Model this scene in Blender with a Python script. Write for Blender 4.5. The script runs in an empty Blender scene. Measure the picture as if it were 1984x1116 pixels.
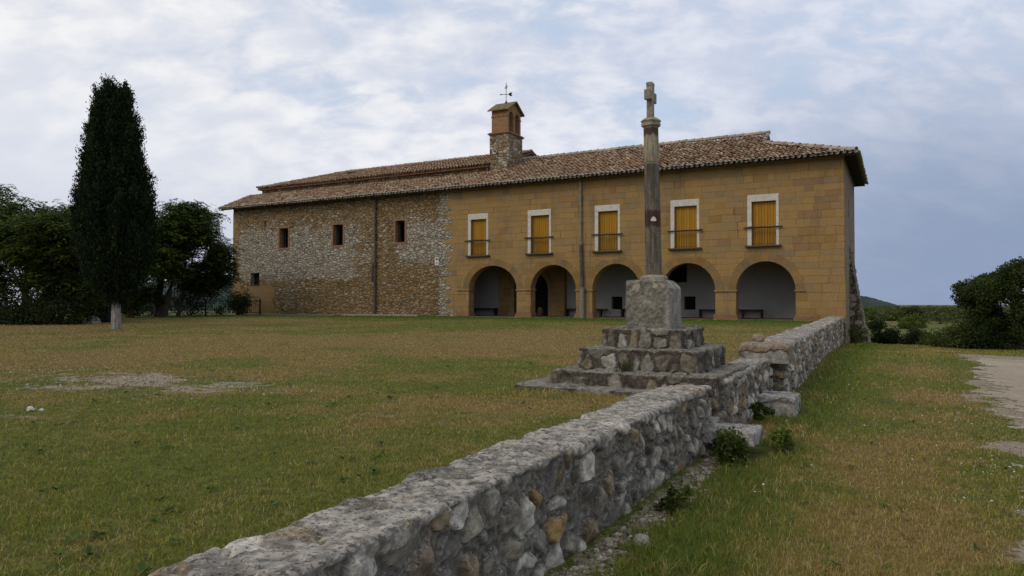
import bpy, math, random
import numpy as np
from mathutils import Vector
from mathutils.geometry import delaunay_2d_cdt
R = math.radians
sc = bpy.context.scene
COL = sc.collection
rng = np.random.default_rng(7)
random.seed(7)

# ------------------------------------------------------------------ camera, sky, sun, exposure
YAW = 28.4
CAM = (2.113, -35.964, 0.92)
cam_d = bpy.data.cameras.new("camera")
cam = bpy.data.objects.new("camera", cam_d); COL.objects.link(cam)
cam_d.sensor_width = 36.0; cam_d.lens = 25.04
cam_d.clip_start = 0.05; cam_d.clip_end = 9000
cam.location = CAM
cam.rotation_euler = (R(90 + 1.08), 0, R(YAW))
sc.camera = cam

SUN_EL, SUN_AZ = 38, 128          # azimuth of the light, degrees left (counter-clockwise) of the view direction
sun_d = bpy.data.lights.new("sun", 'SUN'); sun_d.energy = 0.85; sun_d.angle = R(25); sun_d.color = (1.0, 0.86, 0.68)
sun = bpy.data.objects.new("sun", sun_d); COL.objects.link(sun)
_a = R(90 + YAW + SUN_AZ)
_dir = Vector((math.cos(_a) * math.cos(R(SUN_EL)), math.sin(_a) * math.cos(R(SUN_EL)), math.sin(R(SUN_EL))))
sun.rotation_euler = (-_dir).to_track_quat('-Z', 'Y').to_euler()
sun.location = (0, -20, 30)

sc.view_settings.view_transform = 'Standard'; sc.view_settings.look = 'None'
sc.view_settings.exposure = 0.0; sc.view_settings.gamma = 1.0
try: sc.view_settings.use_curve_mapping = False
except Exception: pass
sc.cycles.use_denoising = True
try:
    sc.cycles.denoising_prefilter = 'NONE'; sc.cycles.denoising_input_passes = 'RGB_ALBEDO_NORMAL'
except Exception: pass
sc.cycles.max_bounces = 8; sc.cycles.diffuse_bounces = 4
sc.render.film_transparent = False


class NT:
    """Tiny node builder."""
    def __init__(s, tree): s.t = tree; s.n = tree.nodes; s.l = tree.links
    def node(s, typ, **kw):
        n = s.n.new(typ)
        for k, v in kw.items(): setattr(n, k, v)
        return n
    def put(s, sock, v):
        if v is None: return
        if hasattr(v, 'is_output'): s.l.new(v, sock)
        else:
            if hasattr(sock.default_value, '__len__') and not hasattr(v, '__len__'): v = [v] * len(sock.default_value)
            if hasattr(sock.default_value, '__len__') and len(sock.default_value) == 4 and len(v) == 3: v = (*v, 1)
            sock.default_value = v
    def m(s, op, a, b=None, c=None, clamp=False):
        n = s.node('ShaderNodeMath', operation=op, use_clamp=clamp)
        for i, v in enumerate((a, b, c)):
            if v is not None: s.put(n.inputs[i], v)
        return n.outputs[0]
    def vm(s, op, a, b=None, scale=None):
        n = s.node('ShaderNodeVectorMath', operation=op)
        s.put(n.inputs[0], a)
        if b is not None: s.put(n.inputs[1], b)
        if scale is not None: s.put(n.inputs['Scale'], scale)
        return n.outputs['Value'] if op in ('DOT_PRODUCT', 'LENGTH') else n.outputs[0]
    def noise(s, vec, scale=5, detail=4, rough=.55, dist=0, color=False):
        n = s.node('ShaderNodeTexNoise'); s.put(n.inputs['Vector'], vec)
        s.put(n.inputs['Scale'], scale); s.put(n.inputs['Detail'], detail)
        s.put(n.inputs['Roughness'], rough); s.put(n.inputs['Distortion'], dist)
        return n.outputs['Color' if color else 'Fac']
    def wn(s, vec, dim='3D', color=False):
        n = s.node('ShaderNodeTexWhiteNoise', noise_dimensions=dim)
        s.put(n.inputs['W' if dim == '1D' else 'Vector'], vec)
        return n.outputs['Color' if color else 'Value']
    def xyz(s, x, y, z):
        n = s.node('ShaderNodeCombineXYZ')
        for i, v in enumerate((x, y, z)): s.put(n.inputs[i], v)
        return n.outputs[0]
    def sep(s, v):
        n = s.node('ShaderNodeSeparateXYZ'); s.put(n.inputs[0], v); return n.outputs
    def mix(s, f, a, b, mode='MIX'):
        n = s.node('ShaderNodeMix', data_type='RGBA', blend_type=mode)
        s.put(n.inputs['Factor'], f); s.put(n.inputs[6], a); s.put(n.inputs[7], b)
        return n.outputs[2]
    def ss(s, v, a, b, o0=0., o1=1.):
        n = s.node('ShaderNodeMapRange', interpolation_type='SMOOTHSTEP')
        s.put(n.inputs[0], v); s.put(n.inputs[1], a); s.put(n.inputs[2], b); s.put(n.inputs[3], o0); s.put(n.inputs[4], o1)
        return n.outputs[0]
    def ramp(s, f, stops, interp='LINEAR'):
        n = s.node('ShaderNodeValToRGB'); cr = n.color_ramp; cr.interpolation = interp
        while len(cr.elements) < len(stops): cr.elements.new(.5)
        for e, (p, c) in zip(cr.elements, stops): e.position = p; e.color = (*c, 1) if len(c) == 3 else c
        s.put(n.inputs[0], f); return n.outputs[0]
    def attr(s, name):
        n = s.node('ShaderNodeAttribute', attribute_name=name); return n.outputs['Color']
    def pos(s): return s.node('ShaderNodeNewGeometry').outputs['Position']
    def bump(s, h, strength=.5, dist=.02):
        n = s.node('ShaderNodeBump'); s.put(n.inputs['Strength'], strength); s.put(n.inputs['Distance'], dist); s.put(n.inputs['Height'], h)
        return n.outputs[0]


def build_world():
    w = bpy.data.worlds.new("World"); sc.world = w; w.use_nodes = True
    t = NT(w.node_tree); t.n.clear()
    out = t.node('ShaderNodeOutputWorld'); bg = t.node('ShaderNodeBackground'); t.put(bg.inputs['Strength'], .1)
    t.l.new(bg.outputs[0], out.inputs[0])
    sky = t.node('ShaderNodeTexSky', sky_type='NISHITA'); sky.sun_disc = False
    sky.sun_elevation = R(SUN_EL)
    sky.sun_rotation = math.atan2(_dir.x, _dir.y)
    sky.air_density = 1.3; sky.dust_density = 1.5; sky.ozone_density = 1.5
    g = t.node('ShaderNodeTexCoord').outputs['Generated']
    vr = t.node('ShaderNodeVectorRotate', rotation_type='Z_AXIS'); t.put(vr.inputs['Vector'], g); t.put(vr.inputs['Angle'], R(-YAW))
    d = vr.outputs[0]
    dx, dy, dz = t.sep(d)
    up = t.m('MAXIMUM', dz, 0.0)
    inv = t.m('DIVIDE', 1.0, t.m('ADD', up, .55))
    px, py = t.m('MULTIPLY', dx, inv), t.m('MULTIPLY', dy, inv)
    p = t.xyz(px, t.m('MULTIPLY', py, 1.5), t.m('MULTIPLY', dz, .6))
    n1 = t.noise(t.vm('ADD', p, (3.1, 1.7, .4)), 3.1, 8, .56, .15)      # large banks
    n2 = t.noise(t.vm('ADD', p, (7.7, 2.2, 1.4)), 11.0, 7, .55, .2)       # puffs
    n3 = t.noise(t.vm('ADD', p, (1.2, 9.4, 2.4)), 1.3, 3, .5, .2)
    tex = t.m('ADD', t.m('MULTIPLY', n2, .5), t.m('MULTIPLY', n1, .5))
    elb = t.ss(dz, .16, .40)
    cov = t.ss(t.m('SUBTRACT', tex, t.m('MULTIPLY', elb, .05)), .315, .50)
    lit = t.ss(t.m('ADD', t.m('MULTIPLY', n2, .65), t.m('MULTIPLY', n3, .35)), .38, .62)
    grey = t.mix(t.ss(dx, -.55, .35), (7.1, 7.4, 8.2), (5.9, 6.4, 7.8))
    white = t.mix(t.ss(dx, -.4, .5), (9.2, 9.2, 9.3), (7.4, 7.8, 8.8))
    cloud = t.mix(lit, grey, white)
    blue = t.mix(.75, sky.outputs[0], (6.0, 7.1, 8.9))
    c = t.mix(cov, blue, cloud)
    # pale bank low on the left
    c = t.mix(t.m('MULTIPLY', t.ss(dx, -.05, -.6), t.ss(dz, .33, .12, 0., .75)), c, (7.6, 7.9, 8.6))
    c = t.mix(t.m('MULTIPLY', t.ss(dx, .1, -.35), t.ss(dz, .22, .04, 0., .8)), c, (5.6, 6.0, 7.3))
    # slate rain cloud low on the right
    edge = t.m('ADD', dz, t.m('MULTIPLY', t.m('SUBTRACT', n1, .5), .14))
    slate = t.m('MULTIPLY', t.ss(edge, .34, .06), t.ss(dx, .10, .50))
    c = t.mix(t.m('MULTIPLY', slate, .92), c, (2.45, 3.2, 4.75))
    up2 = t.m('MULTIPLY', t.ss(t.m('ADD', dx, t.m('MULTIPLY', n1, .25)), .62, .8), t.ss(dz, .22, .36))
    c = t.mix(t.m('MULTIPLY', up2, .5), c, (4.8, 5.3, 6.5))
    c = t.mix(t.ss(dz, .0, -.08), c, (1.0, 1.0, .8))
    t.put(bg.inputs['Color'], c)
build_world()

# ------------------------------------------------------------------ numpy helpers
def _h(ix, iy, iz, seed):
    h = (ix * 73856093) ^ (iy * 19349663) ^ (iz * 83492791) ^ (seed * 2654435761)
    h &= 0xffffffff
    h = ((h ^ (h >> 15)) * 2246822519) & 0xffffffff
    h = ((h ^ (h >> 13)) * 3266489917) & 0xffffffff
    return ((h ^ (h >> 16)) & 0xffffff) / float(0xffffff)

def vn3(P, seed=0):
    P = np.asarray(P, float); I = np.floor(P).astype(np.int64); F = P - I; F = F * F * (3 - 2 * F)
    r = 0
    for a in (0, 1):
        for b in (0, 1):
            for c in (0, 1):
                w = (F[:, 0] if a else 1 - F[:, 0]) * (F[:, 1] if b else 1 - F[:, 1]) * (F[:, 2] if c else 1 - F[:, 2])
                r = r + w * _h(I[:, 0] + a, I[:, 1] + b, I[:, 2] + c, seed)
    return r

def fbm(P, scale, oct=4, seed=0, rough=.5):
    P = np.asarray(P, float) * scale; s = 0; a = 1; tot = 0
    for o in range(oct):
        s = s + a * vn3(P, seed + o * 17); tot += a; a *= rough; P = P * 2.03
    return s / tot

def fbm2(x, y, scale, oct=4, seed=0, rough=.5):
    return fbm(np.stack([x, y, np.full_like(x, .37)], 1), scale, oct, seed, rough)

def sst(v, a, b):
    t = np.clip((v - a) / (b - a), 0, 1); return t * t * (3 - 2 * t)

def lerp(a, b, t): return a + (b - a) * t

# ------------------------------------------------------------------ mesh helpers
def mesh_np(name, V, F, col=None, smooth=False):
    """V (n,3); F = one (m,k) array or list of them."""
    me = bpy.data.meshes.new(name)
    Fs = F if isinstance(F, list) else [F]
    Fs = [np.asarray(f, np.int32) for f in Fs if len(f)]
    V = np.asarray(V, np.float32)
    me.vertices.add(len(V)); me.vertices.foreach_set('co', V.ravel())
    nl = sum(f.size for f in Fs); nf = sum(len(f) for f in Fs)
    me.loops.add(nl); me.polygons.add(nf)
    me.loops.foreach_set('vertex_index', np.concatenate([f.ravel() for f in Fs]))
    tot = np.concatenate([np.full(len(f), f.shape[1], np.int32) for f in Fs])
    st = np.concatenate([[0], np.cumsum(tot)[:-1]]).astype(np.int32)
    me.polygons.foreach_set('loop_start', st); me.polygons.foreach_set('loop_total', tot)
    me.polygons.foreach_set('use_smooth', np.full(nf, bool(smooth)))
    if col is not None:
        for an, c in (col.items() if isinstance(col, dict) else {'col': col}.items()):
            c = np.asarray(c, np.float32)
            if c.ndim == 1: c = np.repeat(c[:, None], 3, 1)
            a = me.color_attributes.new(an, 'FLOAT_COLOR', 'POINT')
            a.data.foreach_set('color', np.concatenate([c, np.ones((len(c), 1), np.float32)], 1).ravel())
    me.update(calc_edges=True); me.validate()
    return me

class MB:
    def __init__(s): s.V = []; s.F = {}; s.C = []; s.n = 0; s.hascol = False
    def add(s, V, F, col=None):
        V = np.asarray(V, float).reshape(-1, 3)
        for f in F:
            s.F.setdefault(len(f), []).append([i + s.n for i in f])
        s.V.append(V); s.n += len(V)
        if col is not None: s.hascol = True
        s.C.append(np.broadcast_to(np.asarray(col if col is not None else (.5, .5, .5), float), (len(V), 3)))
    def addnp(s, V, F, col=None):
        s.F.setdefault(F.shape[1], []).extend((np.asarray(F) + s.n).tolist())
        s.V.append(np.asarray(V, float)); s.n += len(V)
        if col is not None: s.hascol = True
        s.C.append(np.broadcast_to(np.asarray(col if col is not None else (.5, .5, .5), float), (len(V), 3)))
    def box(s, x0, x1, y0, y1, z0, z1, col=None, b=0.0):
        if b <= 0:
            V = [(x, y, z) for x in (x0, x1) for y in (y0, y1) for z in (z0, z1)]
            F = [(0, 1, 3, 2), (4, 6, 7, 5), (0, 4, 5, 1), (2, 3, 7, 6), (0, 2, 6, 4), (1, 5, 7, 3)]
            s.add(V, F, col); return
        # chamfered box: hull of 24 points via bmesh bevel
        import bmesh
        bm = bmesh.new(); bmesh.ops.create_cube(bm, size=1)
        for v in bm.verts:
            v.co = Vector(((x0 + x1) / 2 + v.co.x * (x1 - x0), (y0 + y1) / 2 + v.co.y * (y1 - y0), (z0 + z1) / 2 + v.co.z * (z1 - z0)))
        bmesh.ops.bevel(bm, geom=bm.edges[:], offset=b, segments=1, affect='EDGES')
        bm.verts.index_update()
        s.add([v.co[:] for v in bm.verts], [[v.index for v in f.verts] for f in bm.faces], col); bm.free()
    def tube(s, pts, rad, seg=8, col=None, cap=True):
        pts = [Vector(p) for p in pts]
        if not hasattr(rad, '__len__'): rad = [rad] * len(pts)
        V = []; up = Vector((0, 0, 1))
        for i, p in enumerate(pts):
            d = (pts[min(i + 1, len(pts) - 1)] - pts[max(i - 1, 0)]).normalized()
            a = d.cross(up if abs(d.z) < .9 else Vector((1, 0, 0))).normalized(); b = d.cross(a)
            for k in range(seg):
                th = 2 * math.pi * k / seg
                V.append((p + (a * math.cos(th) + b * math.sin(th)) * rad[i])[:])
        F = [(i * seg + k, i * seg + (k + 1) % seg, (i + 1) * seg + (k + 1) % seg, (i + 1) * seg + k) for i in range(len(pts) - 1) for k in range(seg)]
        if cap: F += [tuple(range(seg))[::-1], tuple((len(pts) - 1) * seg + k for k in range(seg))]
        s.add(V, F, col)
    def prism(s, prof, fmap, t0, t1, col=None):
        """closed 2-D outline extruded from t0 to t1 through fmap(a, b, t)."""
        n = len(prof)
        V = [fmap(a, b, t0) for a, b in prof] + [fmap(a, b, t1) for a, b in prof]
        F = [tuple(range(n)), tuple(range(2 * n - 1, n - 1, -1))] + [(i, i + n, (i + 1) % n + n, (i + 1) % n) for i in range(n)]
        s.add(V, F, col)
    def build(s, name, m, parent=None, smooth=False):
        V = np.concatenate(s.V)
        me_col = np.concatenate(s.C) if s.hascol else None
        return obj(name, V, [np.array(f) for f in s.F.values()], m, parent, me_col, smooth)

def obj(name, V, F, m, parent=None, col=None, smooth=False):
    V = np.asarray(V, float)
    off = np.zeros(3)
    p = parent
    while p is not None: off += np.array(p.location); p = p.parent
    me = mesh_np(name, V - off, F, col, smooth)
    o = bpy.data.objects.new(name, me); COL.objects.link(o)
    if m: me.materials.append(m)
    if parent is not None: o.parent = parent
    return o

def tag(o, label=None, cat=None, group=None, kind=None):
    if label: o['label'] = label
    if cat: o['category'] = cat
    if group: o['group'] = group
    if kind: o['kind'] = kind
    return o

def thing(name, label, cat, loc=(0, 0, 0), group=None):
    o = bpy.data.objects.new(name, None); COL.objects.link(o); o.location = loc; o.empty_display_size = .3
    return tag(o, label, cat, group)

def inside(poly, P):
    x, y = P[:, 0], P[:, 1]; r = np.zeros(len(P), bool); n = len(poly)
    for i in range(n):
        x0, y0 = poly[i]; x1, y1 = poly[(i + 1) % n]
        c = ((y0 > y) != (y1 > y)) & (x < (x1 - x0) * (y - y0) / ((y1 - y0) or 1e-12) + x0); r ^= c
    return r

def wall_poly(mb, outer, holes, fmap, t0, t1, col=None):
    """solid wall with outline `outer` and through-holes, extruded from t0 to t1."""
    co, ed = [], []
    for poly in [outer] + holes:
        b = len(co); co += [Vector(p) for p in poly]; ed += [(b + i, b + (i + 1) % len(poly)) for i in range(len(poly))]
    v, e, f, *_ = delaunay_2d_cdt(co, ed, [], 0, 1e-5)
    v2 = np.array([(p.x, p.y) for p in v])
    f = [t for t in f]
    cen = np.array([v2[list(t)].mean(0) for t in f])
    keep = inside(outer, cen)
    for h in holes: keep &= ~inside(h, cen)
    f = [t for t, k in zip(f, keep) if k]
    n = len(v2)
    mb.add([fmap(a, b, t0) for a, b in v2], [tuple(t) for t in f], col)
    mb.add([fmap(a, b, t1) for a, b in v2], [tuple(t)[::-1] for t in f], col)
    for poly in [outer] + holes:
        k = len(poly)
        for i in range(k):
            a, b = poly[i], poly[(i + 1) % k]
            mb.add([fmap(*a, t0), fmap(*b, t0), fmap(*b, t1), fmap(*a, t1)], [(0, 1, 2, 3)], col)

XZ = lambda a, b, t: (a, t, b)      # wall in the facade plane
YZ = lambda a, b, t: (t, a, b)      # wall across it
def rect(x0, x1, z0, z1): return [(x0, z0), (x1, z0), (x1, z1), (x0, z1)]
def archpoly(x0, x1, z0, zs, zt, n=20):
    cx, r = (x0 + x1) / 2, (x1 - x0) / 2
    return [(x0, z0), (x1, z0)] + [(cx + r * math.cos(math.pi * i / n), zs + (zt - zs) * math.sin(math.pi * i / n)) for i in range(n + 1)]

# ------------------------------------------------------------------ materials
def newmat(name):
    m = bpy.data.materials.new(name); m.use_nodes = True
    t = NT(m.node_tree); b = t.n['Principled BSDF']; t.put(b.inputs['Roughness'], .9)
    try: t.put(b.inputs['Specular IOR Level'], .2)
    except Exception: pass
    return m, t, b

def mat_plain(name, col, rough=.8, var=.25, scale=6, bump=.3, metal=0.0):
    m, t, b = newmat(name); P = t.pos()
    n = t.noise(P, scale, 5, .6)
    t.put(b.inputs['Base Color'], t.mix(t.ss(n, .3, .7), [c * (1 - var) for c in col], [min(1, c * (1 + var)) for c in col]))
    t.put(b.inputs['Roughness'], rough); t.put(b.inputs['Metallic'], metal)
    t.put(b.inputs['Normal'], t.bump(t.noise(P, scale * 6, 4, .6), bump, .01))
    return m

def mat_attr(name, rough=.9, fine=20, amount=.5, bump=.4, bdist=.01, lichen=False, trans=0.0):
    """colour comes from the mesh's own 'col' attribute, broken up by fine noise."""
    m, t, b = newmat(name); P = t.pos(); c = t.attr('col')
    if fine:
        n = t.noise(P, fine, 6, .65)
        c = t.mix(1.0, c, t.ramp(n, [(.25, (1 - amount,) * 3), (.75, (1 + amount,) * 3)]), 'MULTIPLY')
    if lichen:
        nz = t.sep(t.node('ShaderNodeNewGeometry').outputs['Normal'])[2]; upw = t.ss(nz, .1, .8, .28, 1.0)
        l1 = t.ss(t.noise(P, 9, 6, .7), .54, .62); l1 = t.m('MULTIPLY', t.m('MULTIPLY', l1, upw), .45)
        c = t.mix(l1, c, (.40, .38, .335))
        l2 = t.ss(t.noise(t.vm('ADD', P, (5, 3, 1)), 14, 6, .7), .56, .63); l2 = t.m('MULTIPLY', t.m('MULTIPLY', l2, upw), .75)
        c = t.mix(l2, c, (.045, .042, .036))
        l3 = t.ss(t.noise(t.vm('ADD', P, (1, 8, 4)), 5, 5, .65), .62, .70); l3 = t.m('MULTIPLY', t.m('MULTIPLY', l3, upw), .45)
        c = t.mix(l3, c, (.30, .21, .08))
        sp = t.ss(t.noise(t.vm('ADD', P, (2, 2, 7)), 48, 4, .65), .56, .64); sp = t.m('MULTIPLY', t.m('MULTIPLY', sp, upw), .6)
        c = t.mix(sp, c, (.47, .44, .39))
        sd = t.ss(t.noise(t.vm('ADD', P, (4, 1, 3)), 52, 4, .65), .54, .62); sd = t.m('MULTIPLY', t.m('MULTIPLY', sd, upw), .7)
        c = t.mix(sd, c, (.035, .032, .03))
    t.put(b.inputs['Base Color'], c); t.put(b.inputs['Roughness'], rough)
    if bump: t.put(b.inputs['Normal'], t.bump(t.noise(P, max(fine, 8) * 2.5, 6, .7), bump, bdist))
    return m

def mat_leaf(name, rough=.55):
    m, t, b = newmat(name); c = t.attr('col')
    t.put(b.inputs['Base Color'], c); t.put(b.inputs['Roughness'], rough); t.put(b.inputs['Specular IOR Level'], .06)
    tr = t.node('ShaderNodeBsdfTranslucent'); t.put(tr.inputs['Color'], c)
    ms = t.node('ShaderNodeMixShader'); t.put(ms.inputs[0], .25)
    t.l.new(b.outputs[0], ms.inputs[1]); t.l.new(tr.outputs[0], ms.inputs[2])
    t.l.new(ms.outputs[0], t.n['Material Output'].inputs[0])
    return m

ASH = [(0.0, (.135, .078, .028)), (.2, (.215, .126, .040)), (.42, (.29, .176, .064)), (.6, (.245, .160, .074)), (.78, (.195, .142, .082)), (1.0, (.345, .212, .076))]
def mat_ashlar(name, h=.34, wmin=.5, wvar=.45, ramp=ASH, mort=(.105, .068, .03), stain=True):
    m, t, b = newmat(name); P = t.pos(); x, y, z = t.sep(P)
    s0 = t.m('ADD', x, y)
    q = t.xyz(s0, 0.0, z)
    wob = t.noise(q, 1.3, 3, .5, color=True); wx, wy, wz = t.sep(wob)
    fz = t.noise(q, 9, 3, .6); 
    zz = t.m('ADD', z, t.m('MULTIPLY', t.m('SUBTRACT', wz, .5), .10))
    zz = t.m('ADD', zz, t.m('MULTIPLY', t.m('SUBTRACT', fz, .5), .018))
    zz = t.m('ADD', zz, t.m('MULTIPLY', t.m('SINE', t.m('MULTIPLY', zz, 2.1)), .09))
    s = t.m('ADD', s0, t.m('MULTIPLY', t.m('SUBTRACT', wx, .5), .05))
    s = t.m('ADD', s, t.m('MULTIPLY', t.m('SUBTRACT', fz, .5), .02))
    rf = t.m('DIVIDE', zz, h); row = t.m('FLOOR', rf); fr = t.m('FRACT', rf)
    w = t.m('ADD', wmin, t.m('MULTIPLY', t.wn(row, '1D'), wvar))
    cf = t.m('DIVIDE', t.m('ADD', s, t.m('MULTIPLY', t.wn(t.m('ADD', row, 31.7), '1D'), 3.0)), w)
    # uneven lengths inside the course
    cf = t.m('ADD', cf, t.m('MULTIPLY', t.m('SINE', t.m('MULTIPLY', cf, 2.3)), .24))
    cl = t.m('FLOOR', cf); fc = t.m('FRACT', cf)
    idv = t.xyz(cl, row, 0.5); rid = t.wn(idv); rid2 = t.wn(t.vm('ADD', idv, (7.3, 2.1, .4)))
    ez = t.m('MULTIPLY', t.m('MINIMUM', fr, t.m('SUBTRACT', 1.0, fr)), h)
    es = t.m('MULTIPLY', t.m('MINIMUM', fc, t.m('SUBTRACT', 1.0, fc)), w)
    e = t.m('MINIMUM', ez, es)
    big = t.noise(q, .35, 4, .6)
    jw = t.m('MULTIPLY', t.ss(t.noise(q, 1.1, 3, .6), .35, .7, .25, 1.0), .022)
    mask = t.ss(e, 0.002, t.m('ADD', jw, .004))
    c = t.ramp(t.m('ADD', t.m('MULTIPLY', t.m('MULTIPLY', t.m('ADD', rid, rid2), .5), .62), t.m('MULTIPLY', big, .40)), ramp)
    c = t.mix(1.0, c, t.ramp(t.noise(q, 14, 6, .7), [(.25, (.68, .68, .66)), (.75, (1.28, 1.26, 1.24))]), 'MULTIPLY')
    if stain:
        c = t.mix(.16, c, (.25, .185, .105)); c = t.mix(1.0, c, (1.20, 1.19, 1.12), 'MULTIPLY')
        gz = t.ss(t.noise(t.xyz(t.m('MULTIPLY', s0, 1.0), 0.0, t.m('MULTIPLY', z, .45)), .7, 6, .65), .50, .68)
        c = t.mix(t.m('MULTIPLY', gz, .5), c, (.15, .118, .072))
        rd = t.ss(t.m('ADD', rid2, t.m('MULTIPLY', big, .1)), .985, 1.0)
        c = t.mix(t.m('MULTIPLY', rd, .35), c, (.23, .10, .05))
        bt = t.m('MULTIPLY', t.ss(z, .9, .0), t.ss(t.noise(q, 2.2, 5, .7), .42, .62)); c = t.mix(t.m('MULTIPLY', bt, .45), c, (.16, .12, .075))
    if stain:
        rs = t.ss(t.noise(t.xyz(t.m('MULTIPLY', s0, 5.0), 0.0, t.m('MULTIPLY', z, .35)), 1, 5, .6), .52, .72)
        rs = t.m('MULTIPLY', rs, t.ss(t.noise(q, .45, 3, .5), .45, .62)); c = t.mix(t.m('MULTIPLY', rs, .42), c, (.10, .075, .045))
        er = t.m('MULTIPLY', t.ss(t.noise(q, 3.2, 5, .7), .60, .68), .45); c = t.mix(er, c, (.31, .215, .115))
    deep = t.m('MULTIPLY', t.m('SUBTRACT', 1.0, mask), t.ss(t.noise(q, .9, 4, .65), .42, .66, .18, .95))
    c = t.mix(deep, c, mort)
    t.put(b.inputs['Base Color'], c); t.put(b.inputs['Roughness'], .92)
    hgt = t.m('ADD', t.m('MULTIPLY', mask, 1.0), t.m('ADD', t.m('MULTIPLY', t.noise(q, 12, 6, .7), .5), t.m('MULTIPLY', rid2, .5)))
    t.put(b.inputs['Normal'], t.bump(hgt, .45, .03))
    return m

def mat_rubblewall(name, white_bias=0.0, sx=3.7, sz=6.4, region=True):
    m, t, b = newmat(name); P = t.pos(); x, y, z = t.sep(P); s0 = t.m('ADD', x, y)
    q = t.xyz(s0, 0.0, z)
    wob = t.noise(q, 2.2, 4, .6, color=True)
    big0 = t.noise(q, .5, 3, .5)
    qq = t.vm('ADD', t.vm('MULTIPLY', q, (sx, 1, sz)), t.vm('SCALE', t.vm('SUBTRACT', wob, (.5, .5, .5)), scale=1.1))
    vo = t.node('ShaderNodeTexVoronoi', voronoi_dimensions='3D', feature='F1'); t.put(vo.inputs['Vector'], qq); t.put(vo.inputs['Scale'], 1.0); t.put(vo.inputs['Randomness'], .85)
    ve = t.node('ShaderNodeTexVoronoi', voronoi_dimensions='3D', feature='DISTANCE_TO_EDGE'); t.put(ve.inputs['Vector'], qq); t.put(ve.inputs['Scale'], 1.0); t.put(ve.inputs['Randomness'], .85)
    r1, r2, r3 = t.sep(vo.outputs['Color'])
    e = ve.outputs['Distance']
    mask = t.ss(e, .015, .10)
    tan = t.ramp(r1, [(0, (.18, .112, .048)), (.3, (.26, .165, .066)), (.6, (.305, .21, .10)), (.85, (.25, .185, .105)), (1, (.38, .31, .21))])
    wht = t.ramp(r1, [(0, (.27, .23, .175)), (.3, (.38, .34, .275)), (.65, (.46, .42, .355)), (.9, (.31, .225, .12)), (1, (.50, .47, .41))])
    if region:
        n = t.noise(t.vm('ADD', q, (4.2, 0, 1.3)), .55, 5, .65)
        band = t.m('MULTIPLY', t.ss(z, 1.9, 3.0), t.ss(z, 6.9, 5.0))
        left = t.ss(x, -26.5, -30.5)
        right = t.m('MULTIPLY', t.ss(x, -26.2, -24.6), t.ss(z, 2.9, 3.8))
        reg = t.m('MULTIPLY', band, t.m('MAXIMUM', left, right))
        reg = t.m('MAXIMUM', reg, t.m('MULTIPLY', t.ss(x, -22.6, -22.2), .8))
        f = t.ss(t.m('ADD', t.m('MULTIPLY', reg, .62), t.m('ADD', t.m('MULTIPLY', t.m('SUBTRACT', n, .5), 1.0), t.m('MULTIPLY', t.m('SUBTRACT', r2, .5), .42))), .16, .34)
    else:
        f = t.ss(t.m('ADD', r2, white_bias), .45, .6)
    c = t.mix(f, tan, wht)
    c = t.mix(1.0, c, t.ramp(t.noise(q, 11, 6, .7), [(.25, (.66, .66, .65)), (.75, (1.3, 1.28, 1.26))]), 'MULTIPLY')
    mc = t.mix(f, (.125, .088, .048), (.185, .155, .115))
    dk = t.ss(t.noise(q, 1.6, 4, .6), .42, .6)
    mc = t.mix(t.m('MULTIPLY', dk, .75), mc, (.055, .042, .028))
    c = t.mix(t.m('SUBTRACT', 1.0, mask), c, mc)
    t.put(b.inputs['Base Color'], c); t.put(b.inputs['Roughness'], .93)
    hgt = t.m('ADD', t.m('MULTIPLY', t.ss(e, .0, .22), 1.0), t.m('ADD', t.m('MULTIPLY', t.noise(q, 10, 6, .7), .4), t.m('MULTIPLY', r3, .6)))
    t.put(b.inputs['Normal'], t.bump(hgt, .9, .05))
    return m

def mat_ground():
    m, t, b = newmat('grassy_earth'); P = t.pos()
    a = t.attr('mask'); dry, bare, tall = t.sep(a)
    n1 = t.noise(P, 1.7, 6, .65); n2 = t.noise(P, 9, 5, .7); n3 = t.noise(P, 45, 4, .7)
    g = t.mix(t.ss(n2, .35, .65), (.060, .074, .012), (.125, .135, .024))
    d = t.mix(t.ss(n2, .35, .65), (.13, .084, .026), (.22, .150, .055))
    f = t.ss(t.m('ADD', dry, t.m('MULTIPLY', t.m('SUBTRACT', n1, .5), .7)), .36, .68)
    c = t.mix(f, g, d)
    c = t.mix(1.0, c, t.ramp(n3, [(.25, (.45, .45, .45)), (.72, (1.45, 1.45, 1.4))]), 'MULTIPLY')
    e = t.mix(t.ss(n3, .3, .7), (.19, .145, .092), (.36, .295, .205))
    e = t.mix(t.ss(t.noise(P, 28, 4, .7), .58, .66), e, (.36, .32, .27))
    bf = t.ss(t.m('ADD', bare, t.m('ADD', t.m('MULTIPLY', t.m('SUBTRACT', n2, .5), .9), t.m('MULTIPLY', t.m('SUBTRACT', n3, .5), .5))), .45, .6)
    c = t.mix(bf, c, e)
    t.put(b.inputs['Base Color'], c); t.put(b.inputs['Roughness'], .97)
    t.put(b.inputs['Normal'], t.bump(t.m('ADD', n2, t.m('MULTIPLY', n3, .7)), .8, .03))
    return m

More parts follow.
